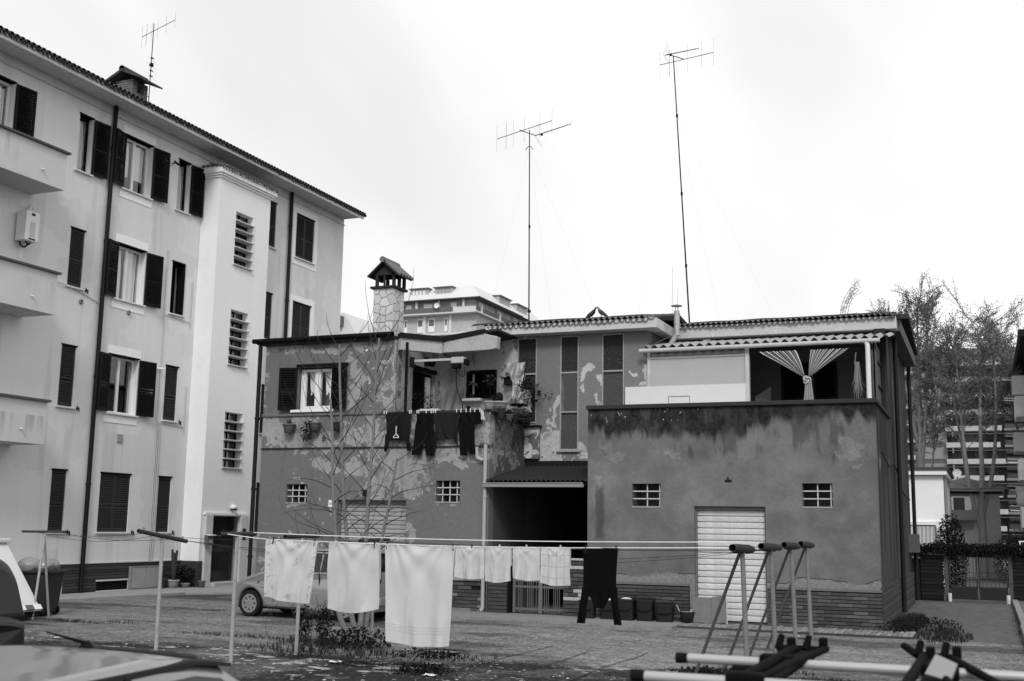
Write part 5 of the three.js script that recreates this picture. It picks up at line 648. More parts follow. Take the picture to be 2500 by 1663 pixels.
// ================= CARS =================
// small hatchback, length along local x (nose at -x), built from bevelled silhouettes narrowed towards roof and ends
function hatchback(name, label, pos, turn, paint, o = {}) {
  const t = thing(name, label, 'car', pos, turn), L = o.L || 3.34, S = L / 3.34, H = (o.H || 1.3) / 1.3, Wd = (o.W || 1.42) / 2;
  const def = (g, push = 0) => { const p = g.attributes.position; for (let i = 0; i < p.count; i++) { let x = p.getX(i), y = p.getY(i), z = p.getZ(i); const e = Math.abs(x) / 1.67, tum = y > .82 ? 1 - .27 * Math.pow((y - .82) / .48, 1.15) : 1 - .06 * Math.pow((.82 - y) / .6, 2), nar = 1 - .13 * Math.pow(e, 4); z *= tum * nar; if (y > 1.2) { const c = 1 - Math.pow(Math.abs(p.getZ(i)) / Wd, 2); y += .025 * c; } p.setXYZ(i, x * S, y * H, z + Math.sign(z) * push); } g.computeVertexNormals(); return g; };
  const ex = (pts, w, b = .05, hz = []) => { const s = new THREE.Shape(); s.moveTo(...pts[0]); for (let i = 1; i < pts.length; i++) { const q = pts[i]; if (q.length === 2) s.lineTo(...q); else s.quadraticCurveTo(...q); } const g = new THREE.ExtrudeGeometry(s, { depth: 2 * w - 2 * b, steps: 8, bevelEnabled: b > 0, bevelSize: b, bevelThickness: b, bevelSegments: 4, bevelOffset: -b, curveSegments: 16 }); g.translate(0, 0, -w + b); return g; };
  const arch = (c, r) => { const a = []; for (let i = 0; i <= 12; i++) { const q = Math.PI * i / 12; a.push([c + r * Math.cos(q), .2 + (r + .03) * Math.sin(q)]); } return a; };
  const low = [[1.62, .2], ...[], [1.66, .3], [1.67, .5, 1.66, .62], [1.62, .86], [1.5, .92, 1.2, .92], [-.72, .9], [-1.05, .83, -1.38, .7], [-1.6, .62, -1.64, .48], [-1.67, .3, -1.6, .2], [-1.5, .17], ...arch(-1.17, .31).reverse(), [.72, .15], ...arch(1.0, .31).reverse(), [1.4, .18]];
  const body = part('body', toFlat(def(ex(low, Wd, .06))), paint, t);
  const cab = o.van ? [[-.86, .86], [-.6, 1.02], [-.2, 1.24], [.0, 1.29, .25, 1.3], [1.36, 1.3], [1.6, 1.29, 1.63, 1.1], [1.66, .86]] : [[-.86, .86], [-.6, 1.02], [-.2, 1.24], [.0, 1.29, .25, 1.3], [1.1, 1.28], [1.34, 1.26, 1.42, 1.18], [1.62, .86]];
  part('roof', def(ex(cab, Wd - .012, .07)), paint, t);
  const gl = G(.01, .06); const side = (pts, nm, mt, push) => part(nm, def(ex(pts, Wd - .016, .0), push), mt, t);
  side([[-.62, .9], [-.14, 1.2], [.02, 1.225], [.4, 1.225], [.42, .89]], 'side_window', gl, .006); side([[.46, .89], [.45, 1.225], [.98, 1.215], [1.12, 1.12], [1.18, .9]], 'side_window', gl, .006);
  { const ws = (a, b, h0, h1) => def(new THREE.BoxGeometry(.012, Math.hypot(b[0] - a[0], b[1] - a[1]), 2 * Wd * .8, 1, 6, 8).rotateZ(-Math.atan2(b[0] - a[0], b[1] - a[1])).translate((a[0] + b[0]) / 2, (a[1] + b[1]) / 2, 0)); part('windscreen', ws([-.83, .9], [-.18, 1.262]), gl, t); part('rear_window', o.van ? ws([1.665, .9], [1.62, 1.2]) : ws([1.6, .92], [1.4, 1.22]), gl, t); }
  const seam = G(.02, .8); side([[-.24, 1.232], [.0, 1.262], [1.2, 1.255], [1.2, 1.268], [0, 1.276], [-.24, 1.246]], 'drip_rail', seam, .01); side([[.415, 1.22], [.435, 1.22], [.435, 1.265], [.415, 1.265]], 'seam', seam, .012); for (const pts of [[[-.78, .84], [-.62, .6], [-.6, .3], [-.585, .3], [-.605, .6], [-.765, .845]], [[.43, .88], [.44, .2], [.452, .2], [.442, .88]], [[-.6, .205], [.7, .205], [.7, .215], [-.6, .215]]]) side(pts, 'seam', seam, .014);
  side([[-.55, .5], [1.3, .54], [1.3, .55], [-.55, .51]], 'moulding', G(.2, .5), .016);
  for (const s of [-1, 1]) { part('tail_lamp', bx(1.6 * S, 1.645 * S, .6 * H, .92 * H, s * Wd * .6, s * Wd * .8), G(.06, .2), t); part('headlamp', bx(-1.56 * S, -1.42 * S, .56 * H, .66 * H, s * Wd * .5, s * Wd * .84), G(.35, .1), t); }
  part('bumper', [rbx(1.6 * S, 1.72 * S, .3 * H, .46 * H, -Wd * .82, Wd * .82, .04, 2)], o.bumper || paint, t); part('bumper', [rbx(-1.7 * S, -1.58 * S, .28 * H, .44 * H, -Wd * .8, Wd * .8, .04, 2)], o.bumper || paint, t);
  part('indicator', at(new THREE.SphereGeometry(.018, 8, 6), -.95 * S, .66 * H, Wd * .985), m.dark, t);
  part('underbody', bx(-1.5 * S, 1.5 * S, .16, .5 * H, -Wd * .8, Wd * .8), m.black, t);
  const hub = new THREE.Shape(); hub.absarc(0, 0, .175, 0, Math.PI * 2); for (let i = 0; i < 8; i++) { const h = new THREE.Path(); h.absarc(.12 * Math.cos(i * .785), .12 * Math.sin(i * .785), .026, 0, Math.PI * 2); hub.holes.push(h); }
  const hg = new THREE.ExtrudeGeometry(hub, { depth: .02, bevelEnabled: true, bevelSize: .006, bevelThickness: .006, bevelSegments: 2, curveSegments: 20 });
  for (const x of [-1.17, 1.0]) for (const s of [-1, 1]) { const w = part('wheel', lathe([[.17, -.08], [.235, -.085], [.25, -.06], [.25, .06], [.235, .085], [.17, .08]], 28).rotateX(Math.PI / 2).translate(x * S, .25, s * (Wd - .13)), G(.015, .8), t); part('hubcap', [hg.clone().translate(0, 0, .055), lathe([[0, .07], [.03, .085], [.035, .06]], 10).rotateX(Math.PI / 2)].map(g => { const q = g.clone(); if (s < 0) q.rotateY(Math.PI); q.translate(x * S, .25, s * (Wd - .13)); return q; }), G(.25, .4, { metalness: .3 }), w); part('wheel_back', at(new THREE.CylinderGeometry(.17, .17, .04, 20), x * S, .25, s * (Wd - .14), 0, Math.PI / 2), m.black, w); }
  if (o.plate) { const cv = document.createElement('canvas'); cv.width = 256; cv.height = 64; const c = cv.getContext('2d'); c.fillStyle = '#ddd'; c.fillRect(0, 0, 256, 64); c.fillStyle = '#333'; c.fillRect(0, 0, 22, 64); c.fillStyle = '#111'; c.font = 'bold 52px sans-serif'; c.fillText('E', 32, 51); const tx = new THREE.CanvasTexture(cv); tx.colorSpace = THREE.SRGBColorSpace; const pm = G(1, .4); pm.map = tx; part('number_plate', new THREE.PlaneGeometry(.42, .1).rotateY(Math.PI / 2).translate(1.735 * S, .42 * H, 0), pm, t); }
  if (o.antenna) { part('antenna', [lathe([[0, 0], [.035, .0], [.03, .02], [.012, .05], [0, .05]], 10).scale(1.6, 1, 1).scale(.8, .8, .8).translate(-.1, 1.27 * H * .8 + .262 * H - .0, 0), C(-.1, 1.31 * H, 0, .12, 1.37 * H, .02, .008, .003, 6)], m.black, t); }
  return t;
  function toFlat(g) { return g; }
}
const silver = G(.3, .3, { metalness: .35, clearcoat: .6, clearcoatRoughness: .1 });
hatchback('parked_car', 'silver hatchback parked behind the hanging towels beside the house', [-11.98, 0, -19.55], -.06, silver, { plate: 1 });
hatchback('parked_car', 'silver grey car showing its roof with a stub aerial', [-3.34, 0, -3.62], -Math.PI / 2 + .1, G(.22, .28, { metalness: .4, clearcoat: .7, clearcoatRoughness: .08 }), { antenna: 1, W: 1.5 });
hatchback('parked_car', 'black tall car with rounded roof parked beside silver grey car', [-7.7, 0, -5.5], Math.PI / 2, G(.012, .4, { specularIntensity: .6 }), { H: 1.5, W: 1.56, van: 1 });
const rackCar = hatchback('parked_car', 'dark car under the bicycle roof rack', [-.35, 0, -3.0], -Math.PI / 2, G(.05, .3), { W: 1.5 });
{ // roof rack with two folded bicycle carriers
  const t = thing('roof_rack', 'pale roof bars with two black folded bicycle carriers', 'roof rack', [-.35, 1.3, -3.64]); const bar = G(.42, .3, { metalness: .3 }), end = G(.008, .8, { specularIntensity: .1 }), blk = G(.005, .8, { specularIntensity: .1 });
  for (const z of [-.26, .27]) { const b = part('bar', C(-.61, .07, z, .95, .075, z, .0155, .0155, 16), bar, t); part('end_cap', C(-.64, .07, z, -.6, .07, z, .018, .017, 16), end, b); part('foot', [rbx(-.45, -.38, -.0, .06, z - .03, z + .03, .01), rbx(.38, .45, -.0, .06, z - .03, z + .03, .01)], end, b); }
  const car = (arms, x, n) => { const c = part('bicycle_carrier', cyl(V(...arms[0]), V(...arms[1]), .018, .016, 10), blk, t);
    for (const q of arms.slice(2)) part('arm', cyl(V(...q[0]), V(...q[1]), .014, .012, 8), blk, c);
    part('channel', (() => { const a = arms[0], b = arms[1], g = slab([[-.02, 0], [.03, 0], [.025, Math.hypot(b[1] - a[1], b[2] - a[2])], [-.02, Math.hypot(b[1] - a[1], b[2] - a[2])]], -.012, .012); g.rotateX(-Math.PI / 2 + Math.atan2(b[1] - a[1], -(b[2] - a[2]))); g.rotateY(-Math.atan2(b[0] - a[0], -(b[2] - a[2]))); return g.translate(a[0] + .05, a[1] - .012, a[2]); })(), blk, c);
    for (const z of [-.26, .27]) part('bar_clamp', rbx(x - .06, x + .05, .045, .1, z - .03, z + .03, .012), blk, c);
    part('cross_piece', cyl(V(n[0][0], n[0][1] - .02, n[0][2]), V(n[3][0], n[3][1] - .02, n[3][2]), .016, .014, 8), blk, c);
    n.forEach((q, i) => part('jaw', i % 2 ? rbx(q[0] - .014, q[0] + .014, q[1] - .02, q[1] + .022, q[2] - .02, q[2] + .02, .006) : cyl(V(q[0], q[1] - .02, q[2]), V(q[0] + .01, q[1] + .025, q[2] - .02), .014, .011, 8), blk, c)); };
  car([[-.33, .07, .2], [-.28, .1, -.46], [[-.29, .07, .26], [-.18, .1, -.52]], [[-.25, .06, .2], [-.22, .09, -.44]]], -.3, [[-.33, .12, -.44], [-.29, .115, -.47], [-.24, .12, -.45], [-.19, .115, -.52]]);
  car([[.1, .05, .3], [.14, .1, -.42], [[.12, .1, -.46], [.07, .12, -.56]], [[.22, .1, -.44], [.4, .07, .12]], [[.16, .09, -.34], [.28, .06, .26]]], .2, [[.12, .12, -.46], [.16, .11, -.44], [.2, .12, -.44], [.24, .115, -.44]]);
  part('bracket', slab([[0, 0], [.07, -.02], [.09, .04], [.03, .07]], 0, .015).rotateX(-.7).translate(.16, .08, -.06), G(.25, .4), t);
}
// ================= BINS AND BOARDS =================
const binM = G(.012, .6), binM2 = G(.02, .65);
function bucketBin(label, x, z, w, h, fill, lidUp) { const t = thing('waste_bin', label, 'bin', [x, .05, z], rr(-.08, .08), 'kerbside bins'); const a = w / 2, b = a * .8; const sh = (k) => { const s = []; const n = 24; for (let i = 0; i < n; i++) { const q = i / n * 6.2832, c = Math.cos(q), d = Math.sin(q), p = Math.pow(Math.pow(Math.abs(c), 8) + Math.pow(Math.abs(d), 8), -.125); s.push([c * p * a * k, d * p * b * k]); } return s; };
  const s0 = sh(.88), s1 = sh(.98), loft = (A, ya, B, yb) => grid(24, 1, (u, v) => { const i = Math.round(u * 24) % 24, P = A[i], Q = B[i]; return [mix(P[0], Q[0], v), mix(ya, yb, v), mix(P[1], Q[1], v)]; });
  part('body', [loft(s0, 0, s1, h), loft(sh(.78), .02, sh(.93), h), loft(sh(0.01), .01, s0, .0)], binM, t); part('rim', [loft(sh(1.02), h - .04, sh(1.05), h), loft(sh(1.05), h, sh(.93), h)], binM2, t); part('handle', tube([[-a * .95, h * .75, b * .6], [-a * .6, h * .5, b * 1.02], [0, h * .44, b * 1.06], [a * .6, h * .5, b * 1.02], [a * .95, h * .75, b * .6]], .008, 20, 5), m.black, t);
  if (lidUp) part('lid', rbx(-a, a, h, h + .03, -b - .01, -b + .02, .01), binM2, t); if (fill) part('rubbish', at(new THREE.IcosahedronGeometry(.1, 2), 0, h * .96, 0).scale(1.2, .5, .9).translate(0, h * .46, 0), G(.5, .6), t); return t; }
bucketBin('lidded dark bin partly behind the black jumper', -7.28, -21.75, .32, .34, 0, 0);
bucketBin('dark bin between the jumper sleeve and the open bin', -6.86, -21.78, .33, .36, 1, 0);
bucketBin('open dark bin with a white plastic bag inside', -6.49, -21.72, .36, .4, 1, 1);
bucketBin('open empty dark bin beside the one with a bag', -6.11, -21.74, .34, .4, 0, 1);
bucketBin('lower dark bin with its handle down beside the bucket', -5.73, -21.72, .35, .33, 0, 1);
{ const t = thing('bucket', 'small round bucket with scraps beside the leaning board', 'bucket', [-5.32, .05, -21.8]); part('body', lathe([[0, .0], [.11, 0], [.145, .19], [.15, .19], [.15, .2], [.135, .2], [.105, .01]], 18), binM2, t); part('scraps', [bx(-.12, .08, .17, .2, -.03, .0).rotateY(.4), C(-.1, .1, 0, -.2, .32, .02, .012), bx(.06, .1, .15, .24, -.02, .02)], G(.35, .8), t); }
{ const t = thing('cardboard_sheet', 'folded cardboard sheet leaning against the white garage door', 'cardboard', [-4.9, .05, -21.83]); const c = tiled(.16, .95, .5); const g1 = slab([[-.34, 0], [.02, 0], [.02, .48], [-.35, .47]], 0, .012), g2 = slab([[.025, .0], [.33, .02], [.3, .52], [.025, .49]], 0, .012), g3 = slab([[-.18, 0], [.01, 0], [.01, .42], [-.18, .44]], .018, .028); for (const [g, n, ry] of [[g1, 'panel', .1], [g3, 'flap', .1], [g2, 'panel', -.12]]) { g.rotateY(ry); g.rotateX(-.22); part(n, g, c, t); } part('edge_strip', slab([[.3, 0], [.335, 0], [.31, .5], [.28, .5]], -.03, -.015).rotateX(-.22), G(.5, .9), t); }
{ // wheeled bin with bags, sloping white container
  const t = thing('waste_bin', 'tall wheeled rubbish bin overflowing with bags near the apartment pavement', 'bin', [-16.6, 0, -17.05], .35); const s = slab([[-.34, .8], [.36, .8], [.28, .05], [-.2, .05]], -.3, .3, [], .03); part('body', s, G(.02, .6), t); part('rim', rbx(-.38, .42, .78, .83, -.34, .34, .015), G(.02, .6), t); for (const z of [-.25, .25]) part('wheel', at(new THREE.CylinderGeometry(.09, .09, .05, 14), .24, .09, z, 0, Math.PI / 2), m.black, t);
  for (const [x, z, r] of [[-.18, .05, .2], [.12, .08, .17], [.15, -.12, .16]]) { const g = new THREE.IcosahedronGeometry(r, 3), p = g.attributes.position; for (let i = 0; i < p.count; i++) { const k = 1 + .35 * (fbm(p.getX(i) * 9 + x * 9, p.getY(i) * 9 + p.getZ(i) * 7, 3) - .5); p.setXYZ(i, p.getX(i) * k * 1.15, p.getY(i) * k * .85, p.getZ(i) * k); } g.computeVertexNormals(); part('rubbish_bag', g.translate(x, .9, z), G(.28, .35, { transmission: .15 }), t); }
  const c = thing('waste_container', 'large white waste container with sloping end and striped lower edge', 'container', [-17.32, 0, -16.0], 0); const wm = G(.6, .5);
  part('hopper', slab([[1.5, .16], [.55, 1.34], [-1.6, 1.34], [-2.3, .16]], -.38, .38, [], .02), wm, c); part('rim', rbx(-1.7, .62, 1.345, 1.42, -.42, .42, .02), wm, c); part('base', rbx(-2.2, 1.42, .04, .155, -.36, .36, .02), m.dark, c); for (const x of [-2, 1.1]) part('skid', rbx(x - .1, x + .1, 0, .05, -.36, .36, .01), m.black, c);
  for (let i = 0; i < 4; i++) part('reflector', bx(-.02, .02, -.05, .05, -.09, .09).rotateZ(.68).translate(1.5 - .02, .22, -.28 + i * .185), i % 2 ? G(.1, .6) : G(.7, .5), c); part('sticker', bx(-.003, .003, -.07, .07, -.1, .1).rotateZ(.68).translate(.98, .83, .1), m.white, c);
}
{ const t = thing('bollard', 'low pale post at the hinge side of the dark gate', 'bollard', [-1.0, 0, -33.1], 0, 'gate posts'); part('post', C(0, 0, 0, 0, .22, 0, .05, .05, 10), m.sill, t); dup(t, [.42, 0, -32.9], 0, 'low pale post at the kerb side of the dark gate'); }
// ================= PIGEONS, ANTENNAS =================
function pigeon(label, pos, turn, light, pitch) { // one continuous body swept along a spine
  const t = thing('pigeon', label, 'pigeon', pos, turn); pitch += .15; const sp = [[-.19, .02, .006, .02], [-.12, .055, .02, .035], [-.05, .10, .05, .05], [.02, .14, .062, .062], [.07, .18, .052, .055], [.1, .225, .032, .034], [.115, .26, .026, .027], [.135, .285, .024, .026], [.155, .285, .012, .012], [.175, .275, .003, .003]];
  const n = sp.length - 1; const g = grid(14, 36, (u, v) => { const q = v * n, i = Math.min(n - 1, Math.floor(q)), f = q - i, A = sp[i], B = sp[i + 1], a = u * Math.PI * 2, ry = mix(A[3], B[3], f), rz = mix(A[2], B[2], f); return [mix(A[0], B[0], f) + ry * Math.sin(a) * -.45, mix(A[1], B[1], f) + ry * Math.sin(a), rz * Math.cos(a)]; }); g.rotateZ(pitch); part('body', g, light, t);
  for (const s of [-1, 1]) part('leg', [C(.0, .09, s * .025, .015, 0, s * .03, .006), C(.015, .005, s * .03, .05, .003, s * .03, .004)], m.dark, t); part('wing', [1, -1].map(s => at(new THREE.SphereGeometry(1, 12, 8).scale(.13, .05, .015), -.04, .105, s * .055, 0, 0, .55 + pitch)), G(.05, .8), t); return t; }
pigeon('dark pigeon billing its mate on the tarp roof', [-8.2, 6.545, -24.7], 0, G(.02, .8), -.1).scale.setScalar(.8); pigeon('paler pigeon facing the dark one on the tarp roof', [-7.97, 6.555, -24.7], Math.PI, G(.12, .8), -.1).scale.setScalar(.8);
function yagi(t, ax, ay, bx_, by, z, els, len) { const b = part('boom', C(ax, ay, z, bx_, by, z - .3, .008, .008, 6), m.dark, t); els.forEach((k, i) => part('element', C(mix(ax, bx_, k) - .08 * 0, mix(ay, by, k) - len, mix(z, z - .3, k), mix(ax, bx_, k) - .07 * 0, mix(ay, by, k) + len, mix(z, z - .3, k), i === 1 ? .006 : .003, undefined, 4), m.metal, b)); return b; }
function uhf(t, ax, ay, bx_, by, z) { const b = part('uhf_boom', C(ax, ay, z, bx_, by, z - .2, .01, .008, 6), m.dark, t); for (let i = 0; i < 14; i++) { const k = .1 + .9 * Math.pow(i / 13, 1.2), x = mix(ax, bx_, k), y = mix(ay, by, k), zz = mix(z, z - .2, k); part('director', [C(x - .02, y - .05, zz + .1, x + .02, y + .05, zz - .1, .0035, undefined, 4), C(x, y, zz, x + .02, y + .02, zz, .012, .008, 6)], m.dark, b); } const r = []; for (let i = 0; i < 6; i++) { r.push(C(ax + i * .022, ay + .03 + i * .05, z + .16, ax + i * .022 - .05, ay + .03 + i * .05, z - .2, .002, undefined, 4)); r.push(C(ax + i * .022, ay - .03 - i * .04, z + .16, ax + i * .022, ay - .03 - i * .04, z - .2, .002, undefined, 4)); } part('reflector_grid', r, m.metal, b); part('dipole_box', rbx(mix(ax, bx_, .16), mix(ax, bx_, .16) + .05, mix(ay, by, .16) - .06, mix(ay, by, .16), z - .03, z + .02, .01), m.black, b); }
{
  const t = thing('television_antenna', 'guyed aerial mast with two booms rising from the tarp roof', 'antenna', [-9.68, 6.55, -24.5]); part('mast', C(0, 0, 0, -.05, 4.63, 0, .018, .012, 8), m.dark, t); part('mast_box', bx(-.035, .035, .17, .23, -.03, .03), m.dark, t); part('cross_arm', C(-.31, 4.66, 0, .11, 4.47, 0, .01), m.dark, t); part('collar', tube([[-.14, 4.13, 0], [-.1, 4.2, 0], [-.05, 4.22, 0], [0, 4.2, 0], [.04, 4.13, 0]], .008), m.dark, t); yagi(t, -.9, 4.5, .41, 4.91, 0, [0, .17, .3, .5, .78, 1], .33); uhf(t, .11, 4.47, .9, 4.72, 0);
  for (const [x, z] of [[-.95, .2], [1.6, -.5], [-.3, -2.5]]) part('guy_wire', C(-.05, 4.2, 0, x, -.1, z, .0008, undefined, 4), m.metal, t); part('mast_joint', C(-.02, 2.2, 0, -.02, 2.28, 0, .024), m.dark, t);
  const s = thing('television_antenna', 'tallest leaning aerial mast with a grid reflector behind the awning', 'antenna', [-6.35, 6.6, -26.5]); part('mast', C(0, 0, 0, -.35, 6.8, 0, .02, .013, 8), m.dark, s); part('cross_arm', C(-.5, 6.88, 0, -.09, 6.69, 0, .011), m.dark, s); yagi(s, -.67, 6.58, .61, 6.84, .1, [0, .18, .32, .52, .78, 1], .36); uhf(s, -.58, 6.88, .21, 7.02, -.05); for (const y of [1.4, 3.2, 5.2]) part('mast_joint', C(-.35 * y / 6.8, y, 0, -.35 * y / 6.8, y + .08, 0, .028), m.dark, s);
  for (const [x, z] of [[-1.2, .5], [2.0, -.8], [.3, -2.5]]) part('guy_wire', C(-.25, 5.2, 0, x, -.1, z, .0008, undefined, 4), m.metal, s);
  for (const [x, y0, y1] of [[-6.62, 6.6, 7.9], [-6.5, 6.6, 7.4]]) single('thin_aerial', C(x, y0, -25.9, x + .02, y1, -25.9, .005, .003, 5), m.metal, y1 > 7.5 ? 'taller of two thin rods standing behind the flue' : 'shorter of two thin rods standing behind the flue', 'antenna');
}
// ================= TREE WITH PRUNED STEMS AND WHIPS =================
{
  const t = thing('bare_tree', 'bare multi stemmed tree with long whip branches in front of the house', 'tree', [-9.0, 0, -15.85]); const bark = tiled(.19, .95, .3, { bump: .006 }), whipM = G(.035, .8); seed = 4242;
  const stems = [ // x, y, r along each stem (local metres)
    [[-.02, 0, .05], [-.2, .2, .048], [-.32, .47, .042], [-.4, 1.0, .036], [-.45, 1.62, .032], [-.52, 2.4, .027], [-.58, 3.19, .022], [-.65, 3.78, .017]],
    [[-.05, 0, .045], [-.19, .4, .04], [-.28, 1.0, .036], [-.34, 1.53, .032], [-.44, 2.4, .028], [-.52, 3.21, .024], [-.57, 4.0, .02], [-.61, 4.68, .015]],
    [[.05, 0, .048], [.08, .42, .042], [.1, 1.0, .038], [.12, 1.52, .034], [.14, 2.4, .029], [.17, 3.18, .024], [.2, 4.0, .02], [.22, 4.72, .015]],
    [[.07, .02, .042], [.14, .55, .036], [.23, 1.0, .032], [.34, 1.55, .028], [.44, 2.1, .023], [.55, 2.83, .018]]];
  const zs = [.05, -.12, .08, -.02];
  stems.forEach((s, si) => {
    const g = []; const cv = new THREE.CatmullRomCurve3(s.map(p => V(p[0], p[1] - .03, zs[si] + .02 * Math.sin(p[1] * 3 + si)))); const N = 40; const rad = k => { const q = k * (s.length - 1), i = Math.min(s.length - 2, Math.floor(q)); return mix(s[i][2], s[i + 1][2], q - i); };
    for (let i = 0; i < N; i++) { const a = cv.getPoint(i / N), b = cv.getPoint((i + 1) / N); g.push(cyl(a, b.clone().add(b.clone().sub(a).multiplyScalar(.08)), rad(i / N) * rr(.97, 1.05), rad((i + 1) / N), 9)); }
    const st = part('trunk', g, bark, t);
    const nW = [17, 19, 19, 14][si], w = [];
    for (let i = 0; i < nW; i++) {
      const k = mix(si === 3 ? .5 : .42, 1, (i + rnd() * .6) / nW), p = cv.getPoint(Math.min(1, k)), side = (i % 2 ? 1 : -1), top = p.y / 4.6; let az = side > 0 ? rr(-.7, .7) : Math.PI + rr(-.7, .7); const L = rr(.8, 1.6) * (si === 3 ? .62 : 1) * (p.y > 3.4 ? .95 : 1), n = 12; let el = mix(.62, 1.05, clamp(top)) + rr(-.22, .22); const low = p.y < 2.5 && (si === 3 || rnd() < .5); if (low) el = rr(.3, .6); const c = [p.clone()]; let q = p.clone();
      for (let j = 1; j <= n; j++) { const f = j / n; const e = low ? el - .55 * f + (rnd() < .5 ? 0 : .1) : el - .38 * Math.sin(f * 2.2) + .85 * f * f; q = q.clone().add(V(Math.cos(az) * Math.cos(e), Math.sin(e), Math.sin(az) * Math.cos(e)).multiplyScalar(L / n)); az += rr(-.12, .12); el += rr(-.07, .07); c.push(q); }
      for (let j = 0; j < n; j++) w.push(cyl(c[j], c[j + 1], .0078 * (1 - j / n * .7), .0078 * (1 - (j + 1) / n * .7), 4));
      if (rnd() < .5) { const b = c[5], d = V(Math.cos(az) * .5, .8, Math.sin(az) * .5); w.push(cyl(b, b.clone().add(d.multiplyScalar(rr(.2, .4))), .004, .002, 3)); }
    }
    const cr = part('crown', w, whipM, t); cr.userData.kind = 'stuff';
  });
  part('stump', C(.25, 0, .1, .42, .25, .15, .03, .022, 7), bark, t); part('root', C(-.15, 0, .15, -.4, .06, .3, .025, .015, 6), bark, t);
}
// ================= BACKGROUND RIGHT: garden wall, gate, hedge, houses, plane trees =================
{
  const gw = thing('garden_wall', 'dark brick garden wall with square pillar left of the iron gate', 'wall', [0, 0, -33.3]); const dk = tiled(.02, .95, .5), db = [.016, .022, .019].map(v => tiled(v, .95, .4));
  const pier = (x0, x1, h, p, b) => { const q = part('pillar', bx(x0, x1, 0, h, -.2, .05), dk, p); if (b) for (let k = 0; k < 12; k++) part('brick_course', bx(x0 - .01, x1 + .01, .05 + k * .095, .13 + k * .095, .051, .075 + (k % 2) * .008), db[k % 3], q); return q; };
  part('wall', bx(-2.6, -1.7, 0, 1.1, -.15, 0), dk, gw); pier(-1.7, -1.16, 1.2, gw, 1); part('coping', bx(-1.74, -1.1, 1.2, 1.26, -.25, .1), tiled(.16, .95, .5), gw); part('gate_post', bx(-1.12, -1.02, 0, 1.2, -.1, .05), tiled(.09, .95, .5), gw);
  const g2 = thing('garden_wall', 'dark brick garden wall right of the iron gate beside the kerb', 'wall', [0, 0, -33.3]); part('gate_post', bx(.46, .57, 0, 1.25, -.1, .05), tiled(.09, .95, .5), g2); pier(.575, 2.6, 1.25, g2, 1); part('coping', bx(.57, 2.6, 1.25, 1.31, -.25, .1), dk, g2);
  const im = G(.035, .7), gt = thing('iron_gate', 'dark double leaf iron gate with sheet metal lower panels', 'gate', [0, 0, -33.3]);
  for (const [a, b] of [[-1.0, -.3], [-.28, .43]]) { const l = part('leaf', [bx(a, a + .035, .05, 1.2, -.02, .02), bx(b - .035, b, .05, 1.2, -.02, .02), bx(a, b, 1.16, 1.2, -.02, .02), bx(a, b, .36, .4, -.02, .02), bx(a, b, .62, .64, -.015, .015), bx(a, b, .76, .775, -.015, .015)], im, gt); part('panel', bx(a + .035, b - .035, .06, .36, -.01, .01), G(.02, .7), l); for (let i = 1; i < 7; i++) { const x = mix(a, b, i / 7); part('bar', bx(x - .006, x + .006, .4, 1.16, -.006, .006), im, l); } } part('lock', bx(-.36, -.28, .6, .76, .02, .05), G(.08, .6), gt);
  const hd = new THREE.Group(); const hg = leafy(9000, () => { const x = rr(-2.2, 2.4); return [x, 1.16 + .3 * rnd() + .08 * fbm(x * 3, 2, 2), -33.3 + rr(-.28, .3)]; }, .055, .4, 31); const h = single('ivy_hedge', hg, G(.012, .85), 'dark ivy hedge draped over the garden wall and gate', 'hedge');
  single('garden_shrub', leafy(5200, inBall(-1.0, 1.1, -36, .45, 1.25, .6), .055, .4, 32), m.leafDark, 'dark conical shrub between the white house and plane tree', 'shrub');
  single('garden_shrub', leafy(6000, inBall(1.1, 1.0, -38, 1.0, 1.0, .9), .055, .4, 33), m.leafDark, 'wide dark shrub right of the plane tree trunk', 'shrub');
}
{ // white house with striped awning
  const t = thing('white_house', 'plain white rendered house with flat eaves and a striped awning', 'house', [-3.2, 0, -42]); const wm = tiled(.78, .95, 2, { bump: .002, soft: 1 });
  part('wall', bx(-4, 1.88, 0, 3.72, -7, 0), wm, t); const rf = part('roof', bx(-4.2, 2.06, 3.9, 4.0, -7.2, .25), m.roofTile, t); part('eave', bx(-4.2, 2.0, 3.74, 3.899, -7.1, .2), wm, rf); part('band', bx(-4, 1.9, 2.14, 2.2, .001, .03), m.trim, t); part('vent', bx(.2, .5, 2.45, 2.6, .001, .02), m.trim, t); part('corner_pipe', C(1.93, 0, -.1, 1.93, 3.7, -.1, .05), tiled(.2, .8, 1), t);
  const st = tex(64, 4, u => (u * 9 % 1) < .5 ? .42 : .26), sm = G(1, .9); sm.map = st; const a = part('awning', grid(18, 2, (u, v) => [mix(.4, 1.55, u), mix(1.38, 2.05, v), mix(.28, .08, v) + .015 * Math.sin(u * 40)]), sm, t); part('awning_box', bx(.3, 1.6, 2.05, 2.12, .0, .15), m.white, a); part('awning_bar', bx(.4, 1.5, 1.33, 1.38, .26, .31), m.white, a); part('chimney_pot', C(.6, 4, -1, .6, 4.16, -1, .12), m.white, rf); part('doorway', bx(.3, 1.6, 0, 2.0, .002, .01), m.room, t);
}
